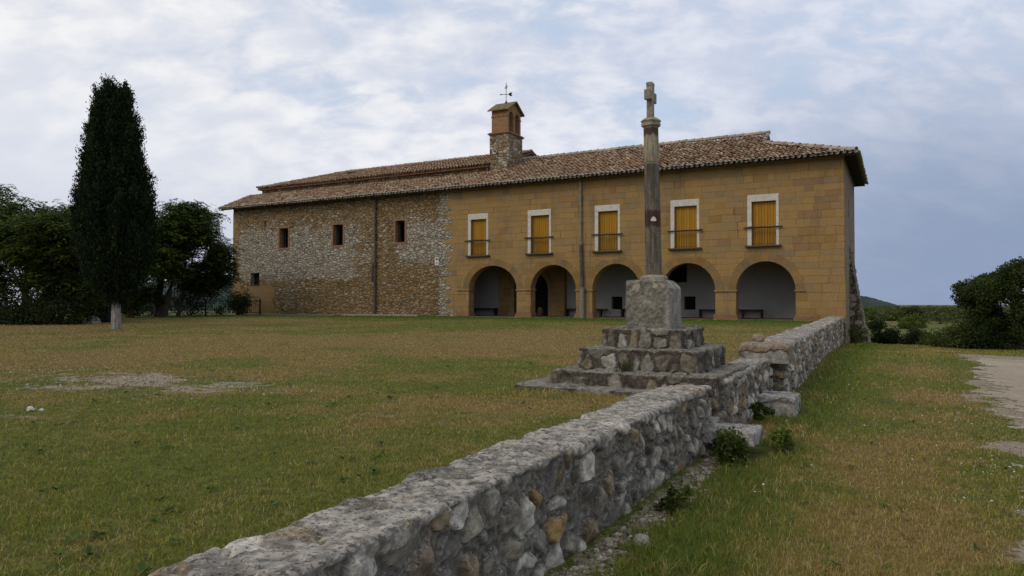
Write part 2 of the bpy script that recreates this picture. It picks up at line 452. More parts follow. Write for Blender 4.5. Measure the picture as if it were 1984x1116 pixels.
def mat_path():
    m, t, b = newmat('gravel_path'); P = t.pos()
    n1 = t.noise(P, .8, 5, .6); n2 = t.noise(P, 12, 6, .7); n3 = t.noise(P, 60, 4, .7)
    c = t.mix(t.ss(n1, .3, .7), (.31, .248, .172), (.40, .33, .24))
    c = t.mix(1.0, c, t.ramp(n2, [(.3, (.72, .71, .7)), (.7, (1.2, 1.2, 1.2))]), 'MULTIPLY')
    c = t.mix(t.ss(n3, .56, .66), c, (.43, .40, .36)); c = t.mix(t.ss(n3, .42, .33), c, (.13, .105, .08))
    t.put(b.inputs['Base Color'], c); t.put(b.inputs['Normal'], t.bump(t.m('ADD', n2, t.m('MULTIPLY', n3, .5)), .7, .02))
    return m

def mat_column():
    m, t, b = newmat('weathered_column'); P = t.pos(); x, y, z = t.sep(P)
    q = t.xyz(t.m('MULTIPLY', x, 7), t.m('MULTIPLY', y, 7), t.m('MULTIPLY', z, 1.1))
    n = t.noise(q, 3, 6, .65); f = t.noise(P, 40, 5, .7)
    c = t.mix(t.ss(n, .35, .65), (.080, .064, .048), (.165, .138, .105))
    pale = t.ss(z, 2.60, 2.66)                                   # upper drum is a paler stone
    c = t.mix(pale, c, t.mix(t.ss(n, .35, .65), (.21, .175, .115), (.34, .30, .21)))
    c = t.mix(1.0, c, t.ramp(f, [(.3, (.7, .7, .7)), (.7, (1.28, 1.28, 1.28))]), 'MULTIPLY')
    d = t.noise(t.xyz(t.m('MULTIPLY', x, 26), t.m('MULTIPLY', y, 26), t.m('MULTIPLY', z, 3)), 1, 4, .6)
    dd = t.m('MULTIPLY', t.m('SUBTRACT', d, .5), .16)
    zz = t.m('ADD', z, dd)
    st = t.m('MULTIPLY', t.ss(zz, 1.82, 1.86), t.ss(zz, 2.06, 2.02))
    st2 = t.ss(t.m('ADD', z, t.m('MULTIPLY', dd, 1.6)), 2.96, 3.0)
    st2 = t.m('MULTIPLY', st2, t.ss(z, 3.085, 3.06))
    c = t.mix(t.m('MULTIPLY', t.m('MAXIMUM', st, st2), .9), c, (.05, .022, .018))
    dr = t.m('MULTIPLY', t.ss(t.noise(t.xyz(t.m('MULTIPLY', x, 30), t.m('MULTIPLY', y, 30), t.m('MULTIPLY', z, .6)), 1, 3, .5), .56, .66), .65)
    c = t.mix(dr, c, (.055, .042, .034))
    t.put(b.inputs['Base Color'], c); t.put(b.inputs['Normal'], t.bump(f, .5, .01))
    return m

def mat_planks(name, a, b2, w=.14):
    m, t, b = newmat(name); P = t.pos(); x, y, z = t.sep(P)
    fx = t.m('DIVIDE', x, w); idn = t.wn(t.m('FLOOR', fx), '1D'); fr = t.m('FRACT', fx)
    gap = t.ss(t.m('MINIMUM', fr, t.m('SUBTRACT', 1.0, fr)), .02, .07)
    gr = t.noise(t.xyz(t.m('MULTIPLY', x, 30), 0.0, t.m('MULTIPLY', z, 1.5)), 1, 5, .6)
    c = t.mix(idn, a, b2); c = t.mix(1.0, c, t.ramp(gr, [(.3, (.75, .73, .7)), (.7, (1.15, 1.15, 1.1))]), 'MULTIPLY')
    c = t.mix(t.m('SUBTRACT', 1.0, gap), c, (.06, .03, .008))
    t.put(b.inputs['Base Color'], c); t.put(b.inputs['Roughness'], .6); t.put(b.inputs['Normal'], t.bump(gap, .5, .01))
    return m

M = {}
M['ashlar'] = mat_ashlar('golden_ashlar')
M['ashlar_shaded'] = mat_ashlar('shaded_side_ashlar', .38, .5, .4, [(0, (.11, .09, .065)), (.4, (.19, .155, .115)), (.7, (.23, .19, .14)), (1, (.16, .14, .11))], (.07, .055, .04))  # darker, greyer ashlar: the side wall's shade is painted into the stone
M['brick'] = mat_ashlar('thin_brick', .062, .24, .04, [(0, (.22, .12, .058)), (.4, (.30, .172, .085)), (.7, (.335, .20, .10)), (1, (.26, .155, .082))], (.19, .135, .085), False)
M['redbrick'] = mat_plain('red_brick_trim', (.25, .135, .078), .9, .3, 9, .5)
M['rubble'] = mat_rubblewall('rubble_masonry')
M['rubble_tower'] = mat_rubblewall('tower_rubble', .02, 3.0, 4.6, False)
M['rubble_nave'] = mat_rubblewall('nave_rubble', -.1, 3.6, 5.6, False)
M['plaster_patch'] = mat_ashlar('worn_sandstone_patch', .30, .6, .5, [(0, (.17, .10, .045)), (.5, (.215, .132, .06)), (1, (.19, .13, .07))], (.14, .095, .05))
M['white'] = mat_plain('whitewash', (.34, .335, .32), .9, .06, 1.2, .15)
M['whitestone'] = mat_plain('pale_window_stone', (.56, .52, .45), .9, .12, 5, .3)
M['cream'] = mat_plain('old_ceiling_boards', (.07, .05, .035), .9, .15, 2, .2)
M['shutter'] = mat_planks('ochre_shutter_planks', (.40, .205, .012), (.33, .16, .010), .135)
M['wood'] = mat_plain('dark_wood', (.05, .038, .028), .8, .35, 14, .5)
M['sill'] = mat_plain('dark_sill', (.085, .066, .05), .85, .3, 10, .4)
M['iron'] = mat_plain('dark_iron', (.022, .02, .019), .6, .25, 20, .3, .3)
M['pipe_zinc'] = mat_plain('weathered_zinc', (.21, .185, .155), .6, .25, 6, .2)
M['pipe_dark'] = mat_plain('rusty_brown_pipe', (.085, .07, .055), .7, .35, 8, .3)
M['soffit'] = mat_plain('dark_eaves_board', (.04, .028, .02), .9, .3, 6, .3)
M['tile'] = mat_attr('clay_roof_tiles', .9, 16, .38, .4, .01)
M['stoneattr'] = mat_attr('lichened_rubble', .95, 22, .38, .7, .012, True)
M['stoneplain'] = mat_attr('rough_stone', .95, 22, .35, .6, .01, False)
M['ground'] = mat_ground()
M['path'] = mat_path()
M['column'] = mat_column()
M['dressed'] = mat_plain('weathered_dressed_stone', (.27, .235, .175), .9, .35, 9, .6)
M['leaf'] = mat_leaf('foliage')
M['grass'] = mat_leaf('grass_blades', .7)
M['bark'] = mat_plain('grey_brown_bark', (.085, .068, .05), .95, .4, 7, .9)
M['palebark'] = mat_plain('pale_cypress_bark', (.27, .25, .22), .95, .3, 10, .9)
M['floor'] = mat_plain('terracotta_floor', (.13, .085, .055), .85, .25, 4, .3)
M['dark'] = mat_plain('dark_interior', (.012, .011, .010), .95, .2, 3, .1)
M['blackpanel'] = mat_plain('dark_blue_panel', (.014, .015, .022), .6, .2, 5, .2)
M['hill'] = mat_plain('wooded_hill', (.030, .044, .038), .95, .35, .035, .0)
M['signwhite'] = mat_plain('sign_white', (.72, .68, .68), .5, .04, 3, .05)
M['signdark'] = mat_plain('sign_dark', (.012, .012, .02), .5, .1, 3, .05)
M['signgrey'] = mat_plain('sign_grey_print', (.20, .16, .18), .5, .2, 30, .05)
M['mossy'] = mat_plain('mossy_tower_roof', (.17, .135, .06), .95, .4, 6, .5)
M['horn'] = mat_plain('pale_metal', (.44, .42, .39), .5, .12, 8, .1)

# ------------------------------------------------------------------ ground
LOW_Y = [-4000, -60, -36, -28, -14, 0, 6, 15, 40, 150, 600, 4000]
LOW_Z = [-.4, -.4, -.48, -.56, -.56, -1.0, -1.42, -1.85, -2.1, -2.5, -4.0, -16]
def stepx(y): return np.where(y < -24.9, .27, np.where(y < 0, lerp(.38, -.36, np.clip((y + 24.9) / 24.9, 0, 1)), -.5))
def gz(x, y, micro=True):
    x = np.asarray(x, float); y = np.asarray(y, float)
    low = np.interp(y, LOW_Y, LOW_Z)
    low = low - .05 * sst(x, 3.0, 5.0) * (y < 0)
    r = np.hypot(x - CAM[0], y - CAM[1])
    court = np.interp(y, [-60, -26, -3, 9.5, 400], [-.10, -.09, 0.0, -.02, -.02])
    court = court - .025 * np.maximum(-(x + 62), 0)
    court = np.maximum(court, -30)
    court = np.where(y > 9.5, lerp(court, low, sst(y, 9.5, 22) * sst(x, -58, -40)), court)
    z = np.where(x < stepx(y), court, low)
    if micro:
        z = z + (fbm2(x, y, .9, 3, 5) - .5) * .06 * sst(-r, -90, -10)
    return z

def masks(x, y):
    """dry, bare, tall for every ground point."""
    n = fbm2(x, y, .28, 4, 11); n2 = fbm2(x, y, 1.1, 3, 23); n3 = fbm2(x, y * .5, .11, 3, 31)
    court = x < stepx(y)
    dry = .41 + .85 * (n - .5) + .9 * (n2 - .5) + .85 * (n3 - .5)
    # swathe of scorched lawn across the middle of the court, greener close to the facade
    dry = dry + np.where(court, .20 * np.exp(-((y + 23 - .25 * (x + 10)) / 7.5) ** 2), 0)
    dry = dry - np.where(court, .50 * sst(y, -9, -2.0), 0)
    ex = ((x + 6.5) + .1 * (y + 30.2)) / 2.5; ey = ((y + 30.4) - .18 * (x + 6.5)) / 1.0
    nb = fbm2(x * .7, y * 1.5, 1.5, 4, 27, .6)
    bump = np.exp(-(ex ** 2 + ey ** 2) ** 1.2) + .25 * np.exp(-(((x + 4.7) / .9) ** 2 + ((y + 32.6) / .45) ** 2))
    bare = np.clip(bump * .74 + np.where(bump > .03, 2.1 * (nb - .50), 0) * sst(bump, .03, .3), 0, .8) * court
    # verge: scorched band in its middle, gravelly fringe along the path, bare strip under the wall
    v = ~court
    dry = dry + np.where(v, .26 * np.exp(-((x - 2.3 - .04 * (y + 25)) / .75) ** 2) - .10, 0)
    dry = dry - np.where(v, .16 * np.exp(-((x - 1.15) / .5) ** 2), 0)
    bare = bare + np.where(v & (y < -10), sst(x - .05 * np.clip(y + 30, -6, 14) + 1.3 * (n2 - .5) + .5 * (fbm2(x, y, 3.3, 2, 41) - .5), 2.7, 3.25) * .85, 0)
    bare = bare + np.where(v & (y < -28.2), .62 * np.exp(-((x - .62) / .2) ** 2), 0)
    bare = np.where(v & (y > -10.0), bare * 0, bare)
    tall = np.where(v, .45 + .9 * np.exp(-((x - .95) / .35) ** 2) + .5 * (n2 - .5), .22 + .25 * (n2 - .5) + .25 * sst(y, -6, -1))
    tall = tall + np.where(court & (x > -.25), .28, 0) + np.where(court & (np.abs(y + 28.9) < .35) & (x > -1.9), .5, 0)
    far = sst(np.hypot(x, y + 36), 40, 90)
    dry = np.where(v, lerp(dry, .62 + 1.6 * (fbm2(x, y, .05, 3, 77) - .5), far), dry)
    return np.clip(dry, 0, 1), np.clip(bare, 0, 1), np.clip(tall, 0, 1)

def axis(lo, hi, step, far_lo, far_hi, grow=1.18):
    a = list(np.arange(lo, hi + 1e-6, step)); s = step; p = lo; L = []
    while p > far_lo: s *= grow; p -= s; L.append(p)
    s = step; p = hi; H = []
    while p < far_hi: s *= grow; p += s; H.append(p)
    return np.array(L[::-1] + a + H)

def build_ground():
    ys = axis(-38, -8, .11, -400, 3500, 1.12)
    off = np.concatenate([axis(-10, -.05, .11, -3500, -.05, 1.12)[:-0 or None], [-.012, .012], axis(.05, 6, .11, .05, 2500, 1.12)])
    off = np.unique(np.round(off, 4))
    Y, O = np.meshgrid(ys, off, indexing='ij'); X = stepx(Y) + O
    x, y = X.ravel(), Y.ravel()
    z = gz(x, y)
    d, b, ta = masks(x, y)
    ny, nx = Y.shape; i = np.arange((ny - 1) * nx).reshape(ny - 1, nx)[:, :-1].ravel()
    F = np.stack([i, i + 1, i + nx + 1, i + nx], 1)
    o = obj('ground', np.stack([x, y, z], 1), F, M['ground'], None, {'mask': np.stack([d, b, ta], 1)}, True)
    tag(o, kind='structure')
build_ground()

def path_mask(x, y):
    n = fbm2(x, y, 1.3, 4, 91) - .5; n2 = fbm2(x, y, 5.0, 2, 97) - .5
    left = 3.14 + .04 * (y + 30) + .9 * n + .75 * n2 + .5 * (fbm2(x, y, 16.0, 2, 99) - .5)
    far = -11.8 - .42 * (x - 2.9) * (x < 7) - .42 * 4.1 * (x >= 7) + .6 * n + .3 * n2
    right = np.where(y < -15.2, 8.2 + .6 * n, 60)
    lx = np.where(y > -15.5, 3.75 + (y + 15.5) * .1 + .7 * n, left)
    return np.minimum(np.minimum(x - lx, far - y), right - x)

def build_path():
    xs = axis(2.2, 4.4, .026, 2.2, 60, 1.06); ys = axis(-34.5, -11, .035, -60, -11, 1.1)
    Y, X = np.meshgrid(ys, xs, indexing='ij'); x, y = X.ravel(), Y.ravel()
    m = path_mask(x, y); z = gz(x, y) + .006
    ny, nx = Y.shape; i = np.arange((ny - 1) * nx).reshape(ny - 1, nx)[:, :-1].ravel()
    F = np.stack([i, i + 1, i + nx + 1, i + nx], 1)
    F = F[(m[F] > 0).all(1)]
    used = np.unique(F); mp = np.zeros(len(x), int); mp[used] = np.arange(len(used))
    o = obj('gravel_path', np.stack([x, y, z], 1)[used], mp[F], M['path'], None, None, True)
    tag(o, kind='structure')
build_path()

# distant wooded hills
def hill(name, cx_, cy_, rx, ry, h, base, seed):
    n = 90; a = np.linspace(-1, 1, n); A, B = np.meshgrid(a, a, indexing='ij'); a, b = A.ravel(), B.ravel()
    r = np.clip(1 - (a ** 2 + b ** 2), 0, 1)
    z = base + h * r ** 1.3 * (.75 + .5 * fbm2(a, b, 3, 4, seed)) + (fbm2(a, b, 40, 3, seed + 1) - .5) * h * .12 * (r > 0)
    V = np.stack([cx_ + a * rx, cy_ + b * ry, z], 1)
    i = np.arange((n - 1) * n).reshape(n - 1, n)[:, :-1].ravel()
    o = obj(name, V, np.stack([i, i + n, i + n + 1, i + 1], 1), M['hill'], None, None, True); tag(o, kind='structure')
hill('distant_hill', -1160, 880, 420, 300, 62, -20, 3)
hill('distant_hill', CAM[0] + 372 * .8796 - 800 * .4757, CAM[1] + 372 * .4757 + 800 * .8796, 75, 75, 18, -11, 9)

# ------------------------------------------------------------------ building
def build_building():
    bl = thing('monastery', 'long golden stone monastery with tiled roofs, bell tower and five open arches', 'building', (-20, 0, 0))
    EZ = 7.77                                        # wall head under the eaves
    arches = [(-20.26, -17.03, 1.60, 3.01), (-16.14, -13.35, 1.55, 2.96), (-12.40, -9.70, 1.50, 2.93), (-8.59, -5.84, 1.45, 2.87), (-4.84, -2.10, 1.43, 2.86)]
    wins = [(-20.30, -18.91), (-16.31, -14.85), (-12.24, -10.80), (-8.08, -6.61), (-4.28, -2.83)]
    T = .6
    # jagged joint between the ashlar front and the rubble front
    jag = []; z = -.3
    k = 0
    while z < EZ:
        zx = -21.62 + (.20 if k % 2 else -.22) + random.uniform(-.08, .08); z2 = min(z + random.uniform(.32, .5), EZ)
        jag += [(zx, z), (zx, z2)]; z = z2; k += 1
    holes = [archpoly(a, b, -.02, zs, zt) for a, b, zs, zt in arches]
    holes += [rect(a + .21, b - .12, 3.64, 5.76) for a, b in wins]
    mb = MB(); wall_poly(mb, [(0, -1.6), (0, EZ)] + jag[::-1] + [(jag[0][0], -1.6)], holes, XZ, 0, T)
    mb.build('ashlar_wall', M['ashlar'], bl)
    lw = [(-35.79, -34.95, 4.65, 6.01), (-30.86, -30.01, 4.64, 6.01), (-25.69, -24.96, 4.64, 6.0)]
    small = (-38.6, -37.75, 2.1, 2.94); slit = (-37.27, -37.1, 6.17, 6.57)
    mb = MB(); wall_poly(mb, [(-40.45, -1.6), (jag[0][0], -1.6)] + jag + [(-40.45, EZ)], [rect(*r) for r in lw + [small, slit]], XZ, 0, T)
    mb.build('rubble_wall', M['rubble'], bl)
    # worn dressed patch at the foot of the left corner
    mb = MB()
    prof = [(-40.45, -.3), (-36.2, -.3), (-36.1, .4), (-36.5, .9), (-36.2, 1.4), (-36.45, 1.75), (-36.7, 2.0), (-37.7, 2.08), (-38.9, 1.96), (-39.6, 1.7), (-39.7, 2.5), (-39.9, 3.0), (-40.45, 3.0)]
    mb.prism(prof, XZ, -.014, .02); mb.build('corner_patch', M['plaster_patch'], bl)
    # quoins of the left corner
    mb = MB(); z = 3.05; k = 0
    while z < 7.3:
        h = random.uniform(.28, .42); w = (.55 if k % 2 else .32) + random.uniform(-.08, .1)
        mb.box(-40.452, -40.45 + w, -.012, .2, z, z + h - .015); z += h; k += 1
    mb.build('corner_stones', M['plaster_patch'], bl)
    # other outer walls
    mb = MB(); sl = rect(3.3, 3.75, 5.15, 6.0); wall_poly(mb, rect(T, 8.7, -2.2, EZ), [sl], YZ, -.55, 0); mb.build('side_wall', M['ashlar_shaded'], bl)
    mb = MB(); mb.box(-20, 0, 8.7, 9.2, -2.2, EZ); mb.box(-40.45, -40.0, T, 13.3, -.6, EZ); mb.box(-40.0, -20.5, 13.3, 13.9, -.6, 9.3); mb.box(-20.5, -20, 8.7, 13.9, -1, 9.3)
    mb.build('rear_wall', M['rubble_nave'], bl)
    # lowest courses of the right corner stand a little proud
    mb = MB(); mb.box(-1.0, .035, -.03, 1.6, -1.5, 1.75); mb.build('corner_pier', M['ashlar'], bl)
    # buttress: rough raking mass against the side wall
    b = gridbox(np.array([-.1, 3.9, -2.2]), np.array([1.12, 6.7, 3.7]), .07)
    V, N, F = b
    tt = np.clip((V[:, 2] + 1.9) / 5.3, 0, 1)
    xr = lerp(1.06, .02, tt ** .8)
    V[:, 0] = np.where(V[:, 0] > -.05, -.1 + (V[:, 0] + .1) / 1.22 * (xr + .1), V[:, 0])
    sd = jitter_seeds((-.2, 3.8, -2.3), (1.3, 6.8, 3.9), (.5, .36, .2), .45)
    V, c = rubble(V, N, sd, (1, 1, 1.5), .03, .03, PAL_WARM, (.07, .06, .048), warp=.05, fine=.02)
    obj('buttress', V, F, M['stoneplain'], bl, c)
    # arch rings, imposts, plinths
    for a, b2, zs, zt in arches:
        cx_, r, rz = (a + b2) / 2, (b2 - a) / 2, zt - zs
        mb = MB(); n = 15
        for i in range(n):
            t0 = math.pi * (i + .006) / n; t1 = math.pi * (i + .994) / n; o = .40 + random.uniform(-.02, .02); dp = -.006 - random.uniform(0, .008)
            ts = [lerp(t0, t1, q / 4) for q in range(5)]
            prof = [(cx_ + (r + .001) * math.cos(t), zs + (rz + .001) * math.sin(t)) for t in ts] + [(cx_ + (r + o) * math.cos(t), zs + (rz + o) * math.sin(t)) for t in ts[::-1]]
            mb.prism(prof, XZ, dp, .05, np.array(random.choice([(.22, .135, .05), (.255, .155, .058), (.235, .15, .066), (.205, .135, .066)])) * random.uniform(.9, 1.1))
        mb.build('arch_ring', M['stoneplain'], bl)
    piers = [(-21.1, arches[0][0], arches[0][2])] + [(arches[i][1], arches[i + 1][0], (arches[i][2] + arches[i + 1][2]) / 2) for i in range(4)] + [(arches[4][1], arches[4][1] + .45, arches[4][2])]
    for i, (a, b2, zs) in enumerate(piers):
        mb = MB(); e = .06
        mb.box(a - (e if i else 0), b2 + (e if i < 5 else 0), -.06, T + .04, zs - .035, zs + .035, None, .015)
        mb.box(a - (e * .5 if i else 0), b2 + (e * .5 if i < 5 else 0), -.033, T + .02, zs - .075, zs - .036, None, .01)
        mb.build('impost', M['ashlar'], bl)
        mb = MB(); zc = -.3; k = 0
        w = random.uniform(.05, .08)
        for h, e in ((.36, .10), (.06, .085), (.055, .07), (.06, .055), (.055, .045)):
            jx = random.uniform(-.015, .015)
            mb.box(a - (e + jx if i else 0), b2 + (e - jx if i < 5 else .6), -e - jx, T + e, zc, zc + h - .008, None, .008); zc += h
        mb.build('pier_base', M['brick'], bl)
    # cloister walk behind the arches
    mb = MB(); mb.box(-22.6, -.55, -.10, 3.6, -.4, .045, None, .01); mb.build('walk_floor', M['floor'], bl)
    mb = MB()
    hol = [rect(-12.64, -11.97, .46, 1.2), rect(-8.36, -7.72, .46, 1.2)]
    wall_poly(mb, rect(-15.5, -.56, .03, 3.6), hol, XZ, 3.6, 4.0)
    wall_poly(mb, rect(-22.6, -20.05, .03, 3.6), [], XZ, 3.6, 4.0)
    mb.box(-23.0, -22.6, T, 4.0, .03, 3.6)
    mb.build('inner_wall', M['white'], bl)
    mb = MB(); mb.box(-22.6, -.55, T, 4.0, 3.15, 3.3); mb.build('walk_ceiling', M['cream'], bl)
    # stone doorway of the church, dark inside
    mb = MB(); wall_poly(mb, rect(-20.05, -15.5, .03, 3.4), [archpoly(-18.95, -16.60, .02, 1.7, 2.75)], XZ, 3.25, 4.3)
    dw = mb.build('doorway', M['ashlar'], bl)
    mb = MB()
    for i in range(11):
        t0 = math.pi * (i + .02) / 11; t1 = math.pi * (i + .98) / 11
        prof = [(-17.775 + rr * math.cos(t), 1.7 + (rr - .125) * math.sin(t)) for rr, tt in ((1.176, (t0, t1)), (1.5, (t1, t0))) for t in tt]
        mb.prism(prof, XZ, 3.20, 3.3)
    mb.build('door_arch', M['ashlar'], dw)
    mb = MB(); mb.box(-20.0, -15.6, 4.28, 4.4, .0, 3.4); mb.build('doorway_dark_back', M['dark'], dw)  # near-black sheet behind the opening, darkness of the inside put into its colour
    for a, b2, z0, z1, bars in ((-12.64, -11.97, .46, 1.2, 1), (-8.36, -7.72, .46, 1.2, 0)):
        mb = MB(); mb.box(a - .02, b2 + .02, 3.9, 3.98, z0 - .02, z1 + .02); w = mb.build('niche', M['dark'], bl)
        if bars:
            mb = MB()
            for k in range(5): mb.tube([(a + .1 + k * .12, 3.66, z0 + .005), (a + .1 + k * .12, 3.66, z1 - .005)], .008, 5)
            mb.build('grille', M['iron'], w)
    # grilled dark window above the bench, behind the fourth arch
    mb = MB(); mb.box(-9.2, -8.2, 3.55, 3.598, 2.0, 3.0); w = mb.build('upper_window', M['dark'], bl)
    mb = MB()
    for k in range(8): mb.tube([(-9.12 + k * .12, 3.50, 1.95), (-9.12 + k * .12, 3.50, 3.05)], .009, 5)
    for k in range(4): mb.tube([(-9.25, 3.49, 2.1 + k * .27), (-8.15, 3.49, 2.1 + k * .27)], .009, 5)
    mb.build('grille', M['iron'], w)
    # balcony windows of the front
    for i, (a, b2) in enumerate(wins):
        mb = MB(); f = .20
        mb.box(a, b2, -.03, .14, 5.76, 6.10, None, .012)
        mb.box(a, a + f, -.025, .16, 3.635, 5.758, None, .01); mb.box(b2 - f * .62, b2, -.025, .16, 3.635, 5.758, None, .01)
        w = mb.build('window', M['whitestone'], bl)
        mb = MB(); mb.box(a + f + .002, b2 - f * .62 - .002, .17, .22, 3.64, 5.757); mb.build('shutter', M['shutter'], w)
        mb = MB(); mb.box(a - .10, b2 + .12, -.20, .16, 3.545, 3.632, None, .015); mb.build('sill', M['sill'], w)
        mb = MB(); n = 10
        for k in range(n):
            x = a + f + .05 + k * (b2 - a - f * 1.62 - .1) / (n - 1); mb.tube([(x, -.10, 3.63), (x, -.10, 4.46)], .009, 5)
        p = [(a - .16 + (b2 - a + .34) * q / 6, -.11 + random.uniform(-.015, .015), 4.50 + random.uniform(-.022, .022)) for q in range(7)]
        mb.tube(p, [.04 * random.uniform(.8, 1.25) for _ in p], 7)
        mb.tube([(a + f, -.10, 3.70), (b2 - f * .6, -.10, 3.70)], .01, 5)
        mb.build('railing', M['wood'], w)
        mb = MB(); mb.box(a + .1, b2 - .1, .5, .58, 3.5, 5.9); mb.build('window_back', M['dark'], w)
        # relieving course under the sill
        mb = MB(); xx = a - .1
        while xx < b2 + .05:
            ww = random.uniform(.2, .34); mb.box(xx + .006, xx + ww - .006, -.012, .05, 3.15 + random.uniform(-.03, .03), 3.53); xx += ww
        mb.build('sill_stones', M['ashlar'], w)
    # brick framed windows of the rubble part
    for a, b2, z0, z1 in lw:
        mb = MB(); f = .125
        wall_poly(mb, rect(a - f, b2 + f, z0 - f, z1 + f), [rect(a + .001, b2 - .001, z0 + .001, z1 - .001)], XZ, -.02, .32)
        w = mb.build('brick_window', M['redbrick'], bl)
        mb = MB(); mb.box(a, a + .10, .3, .42, z0, z1); mb.box(b2 - .1, b2, .3, .42, z0, z1); mb.box(a, b2, .3, .42, z1 - .08, z1); mb.build('window_frame', M['wood'], w)
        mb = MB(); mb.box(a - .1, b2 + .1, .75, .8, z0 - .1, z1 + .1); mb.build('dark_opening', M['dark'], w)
    mb = MB(); mb.box(-38.62, -37.7, .36, .42, 2.05, 3.0); w = mb.build('small_window', M['dark'], bl)
    mb = MB(); mb.box(-38.7, -37.65, -.05, .3, 2.02, 2.1, None, .01); mb.build('sill', M['sill'], w)
    # raised kerb along the foot of the rubble wall
    mb = MB(); mb.box(-40.3, -30.6, -.42, -.02, -.3, .045, None, .015); mb.box(-29.6, -23.6, -.5, -.02, -.3, .11, None, .02); mb.build('wall_kerb', M['dressed'], bl)
    # down pipes
    mb = MB(); mb.tube([(-27.23, -.12, 7.5), (-27.23, -.12, .12)], .075, 10); 
    for z in (2.0, 3.2, 5.2, 6.9): mb.box(-27.34, -27.12, -.2, .02, z, z + .06)
    mb.tube([(-27.42, -.10, 3.4), (-27.46, -.10, 2.2)], .05, 8)
    mb.build('drainpipe', M['pipe_dark'], bl)
    mb = MB(); mb.tube([(-13.02, -.13, 7.5), (-13.02, -.13, 4.0)], .07, 12)
    for z in (4.0, 5.2, 6.6): mb.box(-13.11, -12.93, -.21, .01, z, z + .05)
    dp = mb.build('drainpipe', M['pipe_zinc'], bl)
    mb = MB(); mb.tube([(-13.0, -.13, 4.0), (-12.93, -.14, 1.6)], .095, 12); mb.build('lower_pipe', M['pipe_dark'], dp)
    mb = MB(); mb.tube([(-12.92, -.17, 1.66), (-12.92, -.17, -.05)], .135, 12); mb.tube([(-12.92, -.17, 1.60), (-12.92, -.17, 1.68)], .15, 12); mb.build('pipe_boot', M['pipe_zinc'], dp)
    # ---- roofs
    S = .46
    def tiles(inside_fn, e0, e1, n_in, zfn, base_z, eave_pale=True, sp=.235, exp=.36, seed=1, rows=20):
        """cover and channel tiles on a plane: eave from e0 to e1 (2-D points), n_in = inward 2-D direction, slope zfn."""
        rg = np.random.default_rng(seed)
        e0 = np.array(e0, float); e1 = np.array(e1, float); L = np.linalg.norm(e1 - e0); u = (e1 - e0) / L; n = np.array(n_in, float)
        cosr = 1 / math.hypot(1, zfn)
        nc = int(L / sp); V_, F_, C_ = [], [], []; cnt = 0
        pal = np.array([(.335, .220, .132), (.385, .275, .172), (.275, .160, .098), (.215, .128, .080), (.40, .315, .21), (.31, .20, .122), (.255, .185, .125)])
        up3 = np.array([-n[0] * zfn * cosr, -n[1] * zfn * cosr, cosr]); v3 = np.array([n[0] * cosr, n[1] * cosr, zfn * cosr]); u3 = np.array([u[0], u[1], 0])
        for c in range(nc + 1):
            wob = 0
            for r in range(rows):
                d0 = r * exp * cosr
                jx = rg.normal(0, .014) + .03 * math.sin(c * .9 + r * .35)
                pc = e0 + u * min(c * sp + .04, L - .02) + n * (d0 + .18)
                if not inside_fn(pc[0], pc[1]): continue
                for kind in (0, 1):
                    q = e0 + u * min(c * sp + (jx if kind == 0 else jx + sp / 2), L - .01) + n * (d0 - (.03 if kind == 0 else .08) + rg.normal(0, .02))
                    z0 = base_z + zfn * float((q - e0) @ n)
                    P0 = np.array([q[0], q[1], z0])
                    ln = .46; tw = rg.normal(0, .035)
                    r0, r1 = (.108, .088) if kind == 0 else (.095, .105)
                    r0 *= rg.uniform(.93, 1.08)
                    th = np.linspace(0, math.pi, 6)
                    lift0, lift1 = (.075 + abs(rg.normal(0, .012)), .040) if kind == 0 else (.105, .085)
                    sg = 1 if kind == 0 else -1
                    a = P0 + np.outer(np.cos(th) * r0, u3) + np.outer(sg * np.sin(th) * r0 * .82 + lift0, up3)
                    b_ = P0 + v3 * ln + np.outer(np.cos(th) * r1 + tw, u3) + np.outer(sg * np.sin(th) * r1 * .82 + lift1, up3)
                    if kind == 0:
                        a2 = P0 + v3 * .004 + np.outer(np.cos(th) * (r0 - .018), u3) + np.outer(sg * np.sin(th) * (r0 - .018) * .82 + lift0, up3)
                        V_.append(np.concatenate([a, b_, a2]))
                        for k in range(5): F_ += [(cnt + k, cnt + k + 1, cnt + 7 + k, cnt + 6 + k), (cnt + k, cnt + 12 + k, cnt + 13 + k, cnt + k + 1)]
                        m_ = 18
                    else:
                        V_.append(np.concatenate([a, b_])); F_ += [(cnt + k, cnt + k + 1, cnt + 7 + k, cnt + 6 + k) for k in range(5)]; m_ = 12
                    col = pal[rg.integers(len(pal))] * rg.uniform(.75, 1.2)
                    if kind == 1: col = col * .62
                    if r == 0 and eave_pale: col = np.array((.33, .285, .215)) * rg.uniform(.85, 1.1)
                    C_.append(np.broadcast_to(col, (m_, 3))); cnt += m_
        return V_, F_, C_
    def merge(name, parts, parent):
        V_, F_, C_ = [], [], []; n = 0
        for v, f, c in parts:
            if not v: continue
            v = np.concatenate(v); V_.append(v); F_.append(np.array(f) + n); C_.append(np.concatenate(c)); n += len(v)
        return obj(name, np.concatenate(V_), np.concatenate(F_), M['tile'], parent, np.concatenate(C_), True)
